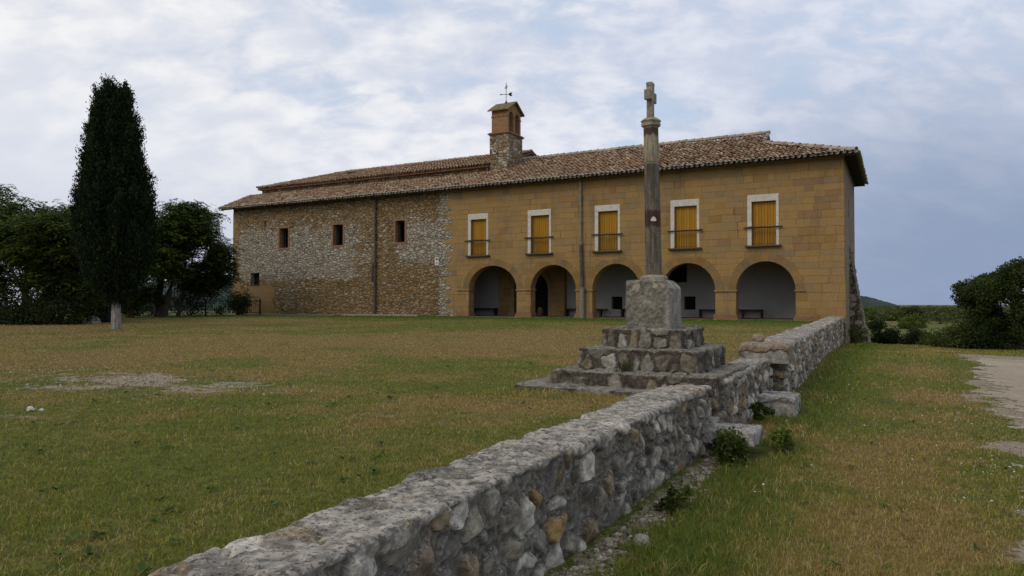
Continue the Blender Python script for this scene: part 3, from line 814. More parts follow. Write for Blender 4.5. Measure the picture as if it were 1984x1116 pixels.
    def halfround(pts, r=.13, colr=(.34, .29, .22), ln=.45):
        """line of ridge tiles along a 3-D polyline."""
        V_, F_, C_ = [], [], []; n = 0
        p0, p1 = np.array(pts[0], float), np.array(pts[1], float); D = p1 - p0; L = np.linalg.norm(D); D /= L
        side = np.cross(D, (0, 0, 1)); side /= np.linalg.norm(side); up = np.cross(side, D)
        k = 0
        while k * ln < L - .1:
            a = p0 + D * k * ln; b_ = p0 + D * min(L, (k + 1.15) * ln); th = np.linspace(-.15, math.pi + .15, 7)
            ra, rb = r * random.uniform(1.0, 1.12), r * .92; j = random.uniform(-.015, .015)
            A = a + np.outer(np.cos(th) * ra, side) + np.outer(np.sin(th) * ra + .035 + j, up); B = b_ + np.outer(np.cos(th) * rb, side) + np.outer(np.sin(th) * rb + .012 + j, up)
            V_.append(np.concatenate([A, B])); F_ += [(n + i, n + i + 1, n + 8 + i, n + 7 + i) for i in range(6)]
            C_.append(np.broadcast_to(np.array(colr) * random.uniform(.7, 1.15), (14, 3))); n += 14; k += 1
        return V_, F_, C_
    HX = -3.9
    hip_y = lambda x: -.6 + (.6 - x) * (3.03 / 4.5)
    def in_front(x, y):
        if x > HX: return y < hip_y(x) + .05
        return y < (4.35 if x > -19.3 else 2.28)
    def in_hip(x, y): return hip_y(x) - .05 < y < 8.9 - hip_y(x) and x > HX
    # boards under the tiles
    mb = MB()
    zf = lambda y: 7.60 + S * (y + .6)
    def slab(poly, zf_, th=.10):
        n = len(poly); V = [(x, y, zf_(x, y)) for x, y in poly] + [(x, y, zf_(x, y) - th) for x, y in poly]
        mb.add(V, [tuple(range(n)), tuple(range(2 * n - 1, n - 1, -1))] + [(i, i + n, (i + 1) % n + n, (i + 1) % n) for i in range(n)])
    slab([(-41.15, -.55), (.55, -.55), (HX, 2.43), (HX, 4.45), (-19.4, 4.45), (-19.4, 2.32), (-41.15, 2.32)], lambda x, y: zf(y))
    slab([(HX, 4.45), (HX, 6.47), (.55, 9.45), (-20.2, 9.45), (-20.2, 4.45)], lambda x, y: zf(8.9 - y))
    slab([(.55, -.55), (.55, 9.45), (HX, 6.47), (HX, 2.43)], lambda x, y: 7.60 + (.6 - x) * (S * 3.03 / 4.5))
    rf = merge('arcade_roof', [
        tiles(in_front, (-41.2, -.62), (.62, -.62), (0, 1), S, 7.60, seed=2, rows=17),
        tiles(in_hip, (.62, -.6), (.62, 9.5), (-1, 0), S * 3.03 / 4.5, 7.60, seed=3, rows=15),
        halfround([(.55, -.5, 7.72), (HX, 2.46, 9.10)], .12), halfround([(HX + .05, 4.42, 10.0), (-19.3, 4.42, 10.0)], .14, (.36, .31, .235)),
        halfround([(.55, 9.4, 7.72), (HX, 6.44, 9.10)], .12),
        halfround([(HX - .02, 2.45, 9.12), (HX - .02, 4.42, 10.03)], .11), halfround([(-41.15, -.55, 7.68), (-41.15, 2.3, 8.99)], .11)], bl)
    mb.build('roof_boards', M['soffit'], rf)
    mb = MB(); mb.prism([(2.43, 8.98), (6.47, 8.98), (4.45, 9.92)], YZ, HX - .14, HX - .02); mb.build('gablet', M['rubble_nave'], rf)
    # nave: taller body behind the left half
    NS = .318; NZ = 9.43; NE = 1.95; NR = 8.14; NX0, NX1 = -40.25, -20.15
    nzf = lambda y: NZ - .08 + NS * (y - NE)
    mb = MB(); mb.box(-40.06, -20.3, 2.3, 3.1, 8.2, 9.46); mb.box(-40.06, -39.5, 3.1, 13.3, 7.55, 9.4)
    mb.prism([(3.1, 8.6), (13.3, 8.6), (13.3, 9.55), (NR, 11.24), (3.1, 9.66)], YZ, -20.85, -20.3)
    nv = mb.build('nave_wall', M['rubble_nave'], bl)
    mb = MB(); mb.box(-40.12, -20.3, 2.2, 2.3, 9.31, 9.352); mb.box(-40.16, -20.3, 2.12, 2.3, 9.354, 9.40); mb.build('nave_cornice', M['redbrick'], bl)
    HXN = -36.95; hipn = lambda x: NE + (x - NX0) * ((NR - NE) / (HXN - NX0))
    mb = MB()
    slab([(NX0 + .05, NE + .04), (NX1, NE + .04), (NX1, NR), (HXN, NR)], lambda x, y: nzf(y))
    slab([(HXN, NR), (NX1, NR), (NX1, 14.0), (NX0 + .05, 14.0)], lambda x, y: nzf(2 * NR - y))
    HS = NS * (NR - NE) / (HXN - NX0)
    slab([(NX0 + .05, NE + .04), (HXN, NR), (NX0 + .05, 14.0)], lambda x, y: NZ - .08 + HS * (x - NX0))
    nr = merge('nave_roof', [
        tiles(lambda x, y: y < NR and (x > HXN or y < hipn(x)), (NX0, NE), (NX1, NE), (0, 1), NS, NZ - .08, False, seed=5, rows=19),
        tiles(lambda x, y: x < HXN and hipn(x) < y < 2 * NR - hipn(x), (NX0, 14.0), (NX0, NE), (1, 0), HS, NZ - .08, False, seed=6, rows=13),
        halfround([(NX0, NE, NZ), (HXN, NR, nzf(NR) + .06)], .11), halfround([(HXN, NR, nzf(NR) + .05), (NX1, NR, nzf(NR) + .05)], .13),
        halfround([(NX1 - .05, NE, NZ - .02), (NX1 - .05, NR, nzf(NR) + .04)], .10, (.24, .15, .1)), halfround([(NX1 - .05, 13.9, NZ), (NX1 - .05, NR, nzf(NR) + .04)], .10, (.24, .15, .1))], bl)
    mb.build('roof_boards', M['redbrick'], nr)
    mb = MB(); mb.box(-34.6, -33.9, 5.55, 6.15, nzf(5.8) - .05, nzf(5.8) + .16); mb.build('roof_hatch', M['dark'], nr)
    # bell tower
    x0, x1, y0, y1 = -20.1, -18.78, 2.2, 4.06; dz = -.15
    mb = MB(); mb.box(x0, x1, y0, y1, 8.2, 11.38 + dz); bt = mb.build('bell_tower', M['rubble_tower'], bl)
    mb = MB()
    for z, e, h in ((11.38, .05, .05), (11.432, .11, .06), (11.494, .06, .05)): mb.box(x0 - e, x1 + e, y0 - e, y1 + e, z + dz, z + dz + h, None, .012)
    mb.build('cornice', M['redbrick'], bt)
    ym = (y0 + y1) / 2; bx0, bx1, by0, by1 = x0 + .1, x1 - .08, y0 + .08, y1 - .08
    mb = MB()
    wall_poly(mb, [(by0, 11.546 + dz), (by1, 11.546 + dz), (by1, 12.95 + dz), (ym, 13.43 + dz), (by0, 12.95 + dz)], [archpoly(ym - .66, ym - .12, 11.58 + dz, 12.55 + dz, 12.86 + dz, 12), archpoly(ym + .12, ym + .66, 11.58 + dz, 12.55 + dz, 12.86 + dz, 12)], YZ, bx0, bx1)
    mb.build('belfry', M['brick'], bt)
    mb = MB(); mb.box(bx0 + .35, bx0 + .45, by0 + .1, by1 - .1, 11.56 + dz, 12.9 + dz); mb.build('belfry_back', M['redbrick'], bt)
    mb = MB()
    for a, b2 in ((by0 - .04, ym - .64), (ym - .14, ym + .14), (ym + .64, by1 + .04)): mb.box(bx0 - .035, bx1 + .035, a, b2, 12.50 + dz, 12.57 + dz, None, .01)
    mb.build('belfry_band', M['redbrick'], bt)
    mb = MB()
    for sg in (-1, 1):
        V = []
        for x in (x0 - .08, x1 + .10):
            V += [(x, ym, 13.58 + dz), (x, ym + sg * 1.07, 12.92 + dz), (x, ym + sg * 1.07, 12.85 + dz), (x, ym, 13.50 + dz)]
        mb.add(V, [(0, 1, 2, 3), (7, 6, 5, 4), (0, 4, 5, 1), (1, 5, 6, 2), (2, 6, 7, 3), (3, 7, 4, 0)])
    mb.build('tower_roof', M['mossy'], bt)
    # weather vane and loudspeaker
    wv = thing('weather_vane', 'thin iron weather vane with arrow and cross bar on top of the bell tower', 'weather vane', (-19.44, ym, 13.40))
    bx, by = -19.44, ym
    mb = MB(); mb.tube([(bx, by, 13.35), (bx, by, 14.68)], .018, 6); mb.tube([(bx, by, 13.35), (bx, by, 13.57)], [.13, .02], 10); mb.build('pole', M['iron'], wv)
    A = np.array([.88, -.476]) * .99; B = np.array([.55, .83])
    mb = MB(); d = Vector((.92, .38, 0)); c = Vector((bx, by, 13.96))
    mb.tube([c - d * .33, c + d * .30], .018, 6)
    for o, s in ((c - d * .36, -1),):
        mb.tube([o - d * .06, o + d * .06], [.002, .055], 6)
    q = Vector((-d.y, d.x, 0)) * .012
    prof = [(.14, 0), (.22, .10), (.40, .12), (.33, 0), (.40, -.12), (.22, -.10)]
    mb.prism(prof, lambda a, b, t: tuple(c + d * a + Vector((0, 0, b)) + q * t), -1, 1); mb.build('arrow', M['iron'], wv)
    d2 = Vector((-.38, .92, 0)).normalized(); c2 = Vector((bx, by, 14.41))
    mb = MB(); d3 = Vector((.75, -.66, 0)); mb.tube([c2 - d3 * .2, c2 + d3 * .2], .014, 6); mb.tube([c2 - d2 * .2, c2 + d2 * .2], .014, 6)
    for e in (c2 - d3 * .2, c2 + d3 * .2, c2 - d2 * .2, c2 + d2 * .2): mb.box(e.x - .012, e.x + .012, e.y - .012, e.y + .012, e.z - .06, e.z + .06)
    mb.build('cross_bar', M['iron'], wv)
    ls = thing('loudspeaker', 'round pale horn loudspeaker fixed to the stone base of the bell tower', 'loudspeaker', (-19.68, y0, 10.18))
    th = np.linspace(0, 2 * math.pi, 19)[:-1]; prof = [(-.02, .06), (-.06, .07), (-.11, .11), (-.15, .165), (-.156, .172), (-.146, .157), (-.10, .09), (-.06, .06)]
    V = np.array([(-19.68 + r * math.cos(t), y0 + yy, 10.18 + r * math.sin(t)) for yy, r in prof for t in th])
    F = np.array([(i * 18 + k, i * 18 + (k + 1) % 18, (i + 1) * 18 + (k + 1) % 18, (i + 1) * 18 + k) for i in range(len(prof) - 1) for k in range(18)])
    obj('horn', V, F, M['horn'], ls, None, True)
    mb = MB(); mb.tube([(-19.68, y0 - .01, 10.18), (-19.68, y0 - .075, 10.18)], [.06, .055], 14); mb.build('driver', M['iron'], ls)
    # small notice on the rubble wall
    sg = thing('notice_sign', 'small white notice with a dark picture at its top on the rubble wall', 'sign', (-22.53, -.02, 3.12))
    mb = MB(); mb.box(-22.67, -22.40, -.035, -.003, 3.12, 3.60, None, .004); mb.build('board', M['signwhite'], sg)
    mb = MB(); 
    mb.prism([(-22.62 + .19 * a, 3.44 + .11 * b) for a, b in ((.1, .1), (.3, 0), (.5, .12), (.72, 0), (.95, .15), (.98, .6), (.85, .95), (.6, .8), (.42, .98), (.12, .9), (0, .5))], XZ, -.041, -.034); mb.build('pictogram', M['signdark'], sg)
    mb = MB(); mb.prism([(-22.60, 3.24), (-22.56, 3.31), (-22.53, 3.39), (-22.50, 3.31), (-22.46, 3.27), (-22.46, 3.20), (-22.50, 3.24)], XZ, -.039, -.034)
    for z in (3.18, 3.205): mb.box(-22.61, -22.51, -.039, -.034, z, z + .012)
    mb.build('print', M['signgrey'], sg)

# ------------------------------------------------------------------ rubble masonry in real relief
PAL_GREY = np.array([(.24, .225, .195), (.33, .31, .28), (.15, .14, .12), (.40, .38, .345), (.26, .235, .19), (.13, .112, .085), (.45, .43, .395), (.27, .18, .085), (.20, .155, .10), (.36, .335, .295), (.17, .155, .13), (.19, .145, .11)])
PAL_GREY = PAL_GREY * np.array([1.04, 1.0, .91])
PAL_TIER = np.array([(.15, .135, .105), (.19, .17, .135), (.12, .105, .08), (.23, .205, .165), (.165, .14, .10), (.30, .275, .23), (.14, .115, .08), (.21, .17, .11)])
PAL_WARM = np.array([(.20, .16, .11), (.26, .22, .16), (.155, .125, .09), (.30, .27, .22), (.22, .165, .10), (.13, .11, .08), (.18, .11, .065), (.24, .22, .19)])

def gridbox(lo, hi, res, rnd=0.0, faces='xXyYZ'):
    """closed box surface as a fine shared-vertex grid, edges rounded by rnd."""
    lo, hi = np.array(lo, float), np.array(hi, float); n = np.maximum(1, np.round((hi - lo) / res).astype(int))
    ax = [np.linspace(lo[i], hi[i], n[i] + 1) for i in range(3)]
    V, F, c = [], [], 0
    def face(i, j, k, val, flip):
        nonlocal c
        A, B = np.meshgrid(ax[i], ax[j], indexing='ij'); p = np.zeros((A.size, 3)); p[:, i] = A.ravel(); p[:, j] = B.ravel(); p[:, k] = val
        na, nb = A.shape; q = np.arange((na - 1) * nb).reshape(na - 1, nb)[:, :-1].ravel() + c
        f = np.stack([q, q + nb, q + nb + 1, q + 1], 1); F.append(f[:, ::-1] if flip else f); V.append(p); c += len(p)
    if 'x' in faces: face(1, 2, 0, lo[0], True)
    if 'X' in faces: face(1, 2, 0, hi[0], False)
    if 'y' in faces: face(0, 2, 1, lo[1], False)
    if 'Y' in faces: face(0, 2, 1, hi[1], True)
    if 'z' in faces: face(0, 1, 2, lo[2], True)
    if 'Z' in faces: face(0, 1, 2, hi[2], False)
    V = np.concatenate(V); F = np.concatenate(F)
    key = np.round(V * 2000).astype(np.int64); _, idx, inv = np.unique(key, axis=0, return_index=True, return_inverse=True)
    V = V[idx]; F = inv.ravel()[F]
    r = max(rnd, 1e-4); r = min(r, .49 * float((hi - lo).min()))
    q = np.clip(V, lo + r, hi - r); q[:, 2] = np.where(V[:, 2] < lo[2] + r, V[:, 2], q[:, 2])
    d = V - q; L = np.linalg.norm(d, axis=1, keepdims=True); N = np.where(L > 1e-9, d / np.maximum(L, 1e-9), (0, 0, 1.))
    if rnd > 0: V = q + N * r
    return V, N, F

def jitter_seeds(lo, hi, step, j=.4, rg=None):
    rg = rg or rng
    g = [np.arange(lo[i], hi[i], step[i]) for i in range(3)]
    A = np.stack(np.meshgrid(*g, indexing='ij'), -1).reshape(-1, 3)
    row = np.round((A[:, 2] - lo[2]) / step[2]).astype(int)
    A[:, 1] += (row % 2) * step[1] * .5; A[:, 0] += (row % 2) * step[0] * .5
    return A + rg.uniform(-j, j, A.shape) * np.array(step)

def rubble(V, N, S, aniso, gap, amp, pal, mort, warp=.04, fine=.008, cement=None, keep=None, flat_top=None):
    """push stones out of the surface, sink the mortar; returns new verts and colours."""
    an = np.array(aniso, float)
    W = V + np.stack([fbm(V, 5, 3, s) - .5 for s in (1, 2, 3)], 1) * 2 * warp + np.stack([fbm(V, 15, 3, s) - .5 for s in (4, 5, 6)], 1) * warp
    n = len(V); F1 = np.zeros(n); F2 = np.zeros(n); ID = np.zeros(n, int)
    order = np.argsort(V[:, 1]); ch = 6000
    for i in range(0, n, ch):
        ix = order[i:i + ch]; w = W[ix]
        pad = 1.0
        sel = np.where((S[:, 1] > w[:, 1].min() - pad) & (S[:, 1] < w[:, 1].max() + pad))[0]
        d = np.sqrt((((w[:, None] - S[None, sel]) * an) ** 2).sum(2))
        p = np.argpartition(d, 1, axis=1)[:, :2]; dd = np.take_along_axis(d, p, 1)
        a = dd.argmin(1); F1[ix] = dd[np.arange(len(ix)), a]; F2[ix] = dd[np.arange(len(ix)), 1 - a]; ID[ix] = sel[p[np.arange(len(ix)), a]]
    k = len(S); rg = np.random.default_rng(k)
    cs = pal[rg.integers(len(pal), size=k)] * rg.uniform(.8, 1.2, (k, 1))
    hs = rg.uniform(.35, 1.0, k); tl = rg.normal(0, .16, (k, 3)); gp = gap * rg.uniform(.5, 1.5, k)
    e = (F2 - F1) * .5
    wd = .009 if fine < .015 else .02
    mask = sst(e, gp[ID] * .5, gp[ID] * .5 + wd)
    fn = (fbm(V, 11, 4, 21) - .5) * 2; ff = (fbm(V, 42, 3, 31) - .5) * 2
    # every stone is a broken block: a few planes cut its face
    fac = np.zeros(n); loc = V - S[ID]
    for q in range(4):
        T = rg.normal(size=(k, 3)); T /= np.linalg.norm(T, axis=1, keepdims=True)
        fac += np.maximum(0, (loc * T[ID]).sum(1) - rg.uniform(-.02, .07, k)[ID]) * rg.uniform(.1, .55, k)[ID]
    disp = mask * (amp * hs[ID] + np.clip((loc * tl[ID]).sum(1), -amp * .5, amp * .5) - np.minimum(fac, amp * .9) + fine * fn * 1.3) - (1 - mask) * amp * .35 + ff * fine * .55
    crv = sst(e, -.004, gp[ID] * .5) * (1 - sst(e, gp[ID] * .5 + wd * .4, gp[ID] * .5 + wd * 1.6)); disp = disp - crv * amp * .55
    mot = sst(fbm(V, 23, 4, 81), .35, .65)
    c = lerp(np.broadcast_to(np.array(mort), (n, 3)) * (1 + .45 * ff[:, None]), cs[ID] * (.82 + .36 * mot[:, None] + .25 * fn[:, None]), mask[:, None])
    c = c * (1 - .42 * crv[:, None] * sst(fbm(V, 6, 3, 91), .3, .55)[:, None])
    if cement is not None:                        # (weight per vertex, colour): a weathered mortar cap
        wgt, cc = cement
        st = (rg.uniform(0, 1, k) < .33)[ID] & (mask > .5)
        wgt = np.where(st, wgt * .15, wgt)
        disp = lerp(disp, (fbm(V, 2.6, 3, 51) - .5) * .035 + fn * .006 + ff * .009 + amp * .35, wgt)
        c = lerp(c, np.array(cc) * (.6 + .7 * mot[:, None] + .3 * fn[:, None] + .35 * ff[:, None]), wgt[:, None])
    return V + N * disp[:, None], np.clip(c, .01, .8)

CEM = (.30, .268, .22)
def wall_segment(name, lo, hi, res, parent, shear=None, step=(.6, .22, .155), pal=PAL_GREY, seed=1, cement=True, gap=.03, amp=.032, aniso=(.35, 1, 1.25), rnd=.05, warp=.05, fine=.008):
    rg = np.random.default_rng(seed)
    V, N, F = gridbox(lo, hi, res, rnd)
    S = jitter_seeds(np.array(lo) - .1, np.array(hi) + .15, step, .42, rg)
    S[:, 0] = np.where(S[:, 0] > (lo[0] + hi[0]) / 2, hi[0] - .03, lo[0] + .03)
    cm = None
    if cement:
        top = sst(V[:, 2] + (fbm(V, 3.4, 3, 61) - .5) * .17, hi[2] - .05, hi[2] - .02)
        cm = (top, CEM)
    V, c = rubble(V, N, S, aniso, gap, amp, pal * 1.12, (.185, .168, .138), warp, fine, cm)
    V[:, 2] += (fbm(V, 1.1, 3, 71) - .5) * .05 * sst(V[:, 2], lo[2] + .3, hi[2])
    if shear is not None: V = shear(V)
    return obj(name, V, F, M['stoneattr'], parent, c)

def build_low_walls():
    w = thing('stone_wall', 'low rubble wall with cement top in the foreground, running past the stone cross', 'wall', (.27, -32, -.5))
    wall_segment('wall_run', (.06, -38.2, -.85), (.475, -28.78, .075), .0115, w, seed=3, step=(.6, .225, .165), amp=.023, gap=.04, warp=.055, fine=.012, rnd=.025)
    wall_segment('wall_run', (.06, -28.10, -.85), (.475, -24.86, .075), .015, w, seed=5, step=(.6, .22, .16), amp=.023, gap=.038, warp=.052, fine=.012, rnd=.025)
    # rough steps let into the gap
    for (lo, hi, sd) in (((.04, -28.85, -.85), (.22, -28.05, .072), 11), ((.2, -28.84, -.85), (.40, -28.06, -.09), 12), ((.36, -28.84, -.85), (.50, -28.06, -.26), 13)):
        wall_segment('wall_step', lo, hi, .016, w, seed=sd, step=(.5, .3, .2), cement=False, pal=PAL_WARM, gap=.02, amp=.02, rnd=.03)
    f = thing('stone_wall', 'higher rubble wall running from the step by the cross to the corner of the building', 'wall', (.3, -12, -.6))
    def shear(V):
        t = np.clip((V[:, 1] + 24.9) / 24.9, 0, 1); V = V.copy(); V[:, 0] -= .70 * t
        V[:, 2] -= .03 * t; return V
    wall_segment('wall_run', (.06, -24.88, -1.6), (.66, -.05, .25), .034, f, shear, seed=21, step=(.7, .26, .18), gap=.028, amp=.035, rnd=.05, warp=.06)
    wall_segment('wall_cap', (.02, -25.02, .02), (.72, -24.45, .285), .014, f, None, seed=23, step=(.9, .9, .5), gap=.01, amp=.015, rnd=.055, cement=True, pal=PAL_WARM)
    wall_segment('brick_end', (-.18, -1.0, -1.4), (.10, .02, -.02), .03, f, None, seed=25, step=(.4, .3, .08), cement=False, pal=np.array([(.25, .15, .08), (.28, .19, .11), (.2, .12, .07)]), gap=.02, amp=.012, rnd=.02, warp=.01)
    # projecting stile stones
    for i, (lo, hi, lab) in enumerate((((.40, -29.08, -.44), (.94, -28.5, -.305), 'large flat stepping stone jutting from the gap in the foreground wall'), ((.40, -26.15, -.62), (.95, -25.6, -.315), 'flat stepping stone jutting from the wall just below the raised section'))):
        o = wall_segment('step_stone', lo, hi, .012, None, seed=31 + i, step=(.6, .7, .2), cement=False, pal=np.array([(.30, .275, .245), (.28, .26, .235)]), gap=.005, amp=.010, rnd=.03, warp=.05, fine=.014)
        tag(o, lab, 'step', 'stile stones of the wall')
    # stones lying about
    def rock(x, y, z, r, seed, lab, col):
        import bmesh
        bm = bmesh.new(); bmesh.ops.create_icosphere(bm, subdivisions=4, radius=1)
        V = np.array([v.co[:] for v in bm.verts]); bm.verts.index_update(); F = np.array([[v.index for v in f.verts] for f in bm.faces]); bm.free()
        d = 1 + (fbm(V + seed, 1.1, 3, seed) - .5) * .9 + (fbm(V + seed, 5, 3, seed) - .5) * .15
        V = V * d[:, None] * np.array([1, .9, .75]) * r + np.array([x, y, z + r * .62])
        o = obj('loose_stone', V, F, M['stoneplain'], None, np.broadcast_to(np.array(col), (len(V), 3)) * (.8 + .4 * fbm(V, 14, 3, seed)[:, None])); tag(o, lab, 'stone', 'loose stones')
    rock(.22, -24.45, .29, .095, 5, 'rounded brown stone lying on the cap of the raised wall', (.26, .20, .145))
    rock(.45, -24.35, .275, .03, 8, 'tiny pebble lying beside the rounded stone on the wall', (.30, .22, .16))
    rock(-4.94, -32.27, -.1, .034, 9, 'small white stone lying on the bare lawn at the left', (.5, .48, .44))
    rock(-4.86, -32.22, -.1, .022, 10, 'smallest white stone in the pair on the lawn at the left', (.5, .48, .44))
    rock(.78, -31.9, -.52, .05, 14, 'grey stone lying in the grass under the foreground wall', (.26, .245, .215))
    rock(-29.2, -17.0, -.1, .28, 16, 'pale stone at the left edge of the lawn under the trees', (.36, .34, .31))
build_low_walls()

def build_cross():
    cx_, cy_ = -.53, -27.39
    g = thing('wayside_cross', 'tall stone cross on a slim column above a square stepped stone base', 'stone cross', (cx_, cy_, -.09))
    tiers = [('base_slab', 1.286, -.35, -.035, .02), ('step', .97, -.3, .120, .025), ('step', .72, .06, .375, .028), ('step', .497, .30, .598, .025)]
    for i, (nm, w, z0, z1, rnd) in enumerate(tiers):
        lo, hi = (cx_ - w, cy_ - w, z0), (min(cx_ + w, .08 if i == 0 else 9), cy_ + w, z1)
        V, N, F = gridbox(lo, hi, .013, rnd)
        rg = np.random.default_rng(50 + i)
        S1 = jitter_seeds((lo[0] - .2, lo[1] - .2, z1 - .05), (hi[0] + .2, hi[1] + .2, z1 - .01), (.42, .42, .2), .3, rg); S1[:, 2] = z1 - .05
        S2 = jitter_seeds((lo[0] - .1, lo[1] - .1, z0), (hi[0] + .1, hi[1] + .1, z1 - .13), (.15, .15, .12), .35, rg); S2[:, 2] = np.minimum(S2[:, 2], z1 - .19)
        S = np.concatenate([S1, S2]) if i else S1
        V, c = rubble(V, N, S, (1, 1, 1.2), .014, .014, PAL_TIER * .95, (.085, .066, .05), .04, .010)
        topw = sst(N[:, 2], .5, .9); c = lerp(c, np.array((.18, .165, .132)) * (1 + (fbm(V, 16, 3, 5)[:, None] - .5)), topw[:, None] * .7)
        V[:, 2] += (fbm(V, 1.6, 3, 9) - .5) * .02
        obj(nm, V, F, M['stoneattr'], g, c)
    V, N, F = gridbox((cx_ - .272, cy_ - .272, .56), (cx_ + .272, cy_ + .272, 1.175), .009, .022)
    k = np.clip((V[:, 2] - .6) / .55, 0, 1)
    ch = (V[:, 0] - cx_) + (V[:, 2] - .9) - .45                       # worn upper right edge
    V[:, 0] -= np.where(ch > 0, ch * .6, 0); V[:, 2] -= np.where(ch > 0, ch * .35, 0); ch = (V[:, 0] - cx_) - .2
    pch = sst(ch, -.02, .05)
    d = (fbm(V, 5, 3, 3) - .5) * .022 + (fbm(V, 26, 4, 7) - .5) * .03
    V = V + N * d[:, None]
    c = np.array((.18, .165, .13)) * (.25 + 1.4 * fbm(V, 13, 5, 13, .65))[:, None]
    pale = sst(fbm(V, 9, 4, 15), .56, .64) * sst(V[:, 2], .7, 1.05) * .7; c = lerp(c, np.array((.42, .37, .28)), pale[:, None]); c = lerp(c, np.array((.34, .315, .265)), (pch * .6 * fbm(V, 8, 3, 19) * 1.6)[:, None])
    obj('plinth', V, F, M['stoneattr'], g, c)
    def octa(mb, rings, ang=22.5, seg=8):
        V = [(cx_ + lx + r * math.cos(R(ang + 360 * q / seg)), cy_ + ly + r * math.sin(R(ang + 360 * q / seg)), z) for z, r, lx, ly in rings for q in range(seg)]
        n = len(rings); F = [(i * seg + q, i * seg + (q + 1) % seg, (i + 1) * seg + (q + 1) % seg, (i + 1) * seg + q) for i in range(n - 1) for q in range(seg)]
        F += [tuple(range(seg))[::-1], tuple((n - 1) * seg + q for q in range(seg))]; mb.add(V, F)
    lean = lambda z: (-.022 * (z - 1.2) * .88, .022 * (z - 1.2) * .476)
    mb = MB(); octa(mb, [(1.15, .165, 0, 0), (1.215, .165, 0, 0), (1.235, .15, 0, 0), (1.245, .12, 0, 0)]); mb.build('column_base', M['dressed'], g)
    mb = MB(); zs = [1.24, 1.5, 1.8, 2.1, 2.4, 2.62, 2.635, 2.65, 2.9, 3.085]
    octa(mb, [(z, lerp(.1, .091, (z - 1.24) / 1.85) - (.005 if z == 2.635 else 0), *lean(z)) for z in zs]); mb.build('shaft', M['column'], g)
    lx, ly = lean(3.1)
    mb = MB(); octa(mb, [(3.085, .098, lx, ly), (3.10, .118, lx, ly), (3.13, .122, lx, ly), (3.135, .108, lx, ly), (3.16, .128, lx, ly), (3.175, .118, lx, ly), (3.20, .08, lx, ly)]); mb.build('capital', M['dressed'], g)
    lx, ly = lean(3.4); X, Y = cx_ + lx, cy_ + ly
    mb = MB(); w = .037; d = .041
    # one outline, arms along the wall's direction
    prof = [(-d, 3.19), (d, 3.19), (d * .9, 3.425), (.108, 3.42), (.112, 3.525), (.045, 3.528), (.048, 3.635), (-.048, 3.635), (-.045, 3.528), (-.112, 3.525), (-.108, 3.42), (-d * .9, 3.425)]
    wall_poly(mb, prof, [], lambda a, b, t: (X + t, Y + a, b), -w, w)
    for a in (-.115, .115): mb.box(X - w * 1.08, X + w * 1.08, Y + a - .022, Y + a + .022, 3.408, 3.537, None, .008)
    mb.box(X - w * 1.08, X + w * 1.08, Y - .055, Y + .055, 3.60, 3.648, None, .008)
    mb.build('cross', M['dressed'], g)
    mb = MB(); r = .0985; a = R(-90 + 28.4 - 5)
    o = Vector((cx_ + lean(1.95)[0] + math.cos(a) * r * .92, cy_ + lean(1.95)[1] + math.sin(a) * r * .92, 1.925)); t_ = Vector((-math.sin(a), math.cos(a), 0)); nn = Vector((math.cos(a), math.sin(a), 0))
    mb.prism([(-.03, -.02), (.03, -.02), (.034, .0), (.018, .028), (0, .038), (-.018, .028), (-.034, .0)], lambda p, q, t: tuple(o + t_ * p + Vector((0, 0, q)) + nn * t), -.02, .008)
    mb.build('emblem', M['whitestone'], g)
build_cross()
build_building()

# ------------------------------------------------------------------ benches and the jar in the walk
def bench(x0, x1, legs, lab, y=3.3, wood='wood'):
    b = thing('bench', lab, 'bench', ((x0 + x1) / 2, y, .045), 'benches along the walk wall')
    mb = MB(); mb.box(x0, x1, y - .2, y + .18, .435, .495, None, .008); mb.build('seat', M[wood], b)
    for l in legs:
        mb = MB(); mb.box(l - .045, l + .045, y - .16, y + .15, .045, .434, None, .006); mb.build('leg', M[wood], b)
bench(-22.05, -20.2, (-21.9, -20.3), 'dark wooden bench behind the leftmost arch')
bench(-15.42, -12.82, (-15.36, -13.2), 'dark wooden bench between the church doorway and the third arch')
bench(-11.95, -10.2, (-11.85, -10.35), 'dark wooden bench beside the small grilled opening, partly behind the cross base')
bench(-7.45, -4.1, (-7.38, -5.12, -4.16), 'longest dark wooden bench, reaching into the rightmost arch')
def jar():
    o = Vector((-16.95, 2.95, .045)); prof = [(0, .13), (.05, .17), (.3, .19), (.42, .16), (.47, .12), (.53, .135), (.53, .10), (.4, .1)]
    seg = 16; V = [(o.x + r * math.cos(2 * math.pi * k / seg), o.y + r * math.sin(2 * math.pi * k / seg), o.z + z) for z, r in prof for k in range(seg)]
    F = [(i * seg + k, i * seg + (k + 1) % seg, (i + 1) * seg + (k + 1) % seg, (i + 1) * seg + k) for i in range(len(prof) - 1) for k in range(seg)]
    tag(obj('stone_jar', V, np.array(F), M['sill'], None, None, True), 'squat grey jar standing in the dark church doorway', 'jar')
jar()

# ------------------------------------------------------------------ trees and shrubs
def quads(C, D, U, L, W):
    """rhombic leaf quads: centre, long axis, side axis."""
    L = np.asarray(L)[:, None]; W = np.asarray(W)[:, None]
    V = np.stack([C - D * L * .5, C + U * W * .5 + D * L * .05, C + D * L * .5, C - U * W * .5 + D * L * .05], 1).reshape(-1, 3)
    F = np.arange(len(C) * 4).reshape(-1, 4); return V, F

def unit(v): return v / np.maximum(np.linalg.norm(v, axis=1, keepdims=True), 1e-9)

def leafcols(n, pal, rg, base=None):
    c = np.array(pal)[rg.integers(len(pal), size=n)] * rg.uniform(.65, 1.35, (n, 1))
    if base is not None: c = c * base[:, None]
    return np.repeat(c, 4, 0)

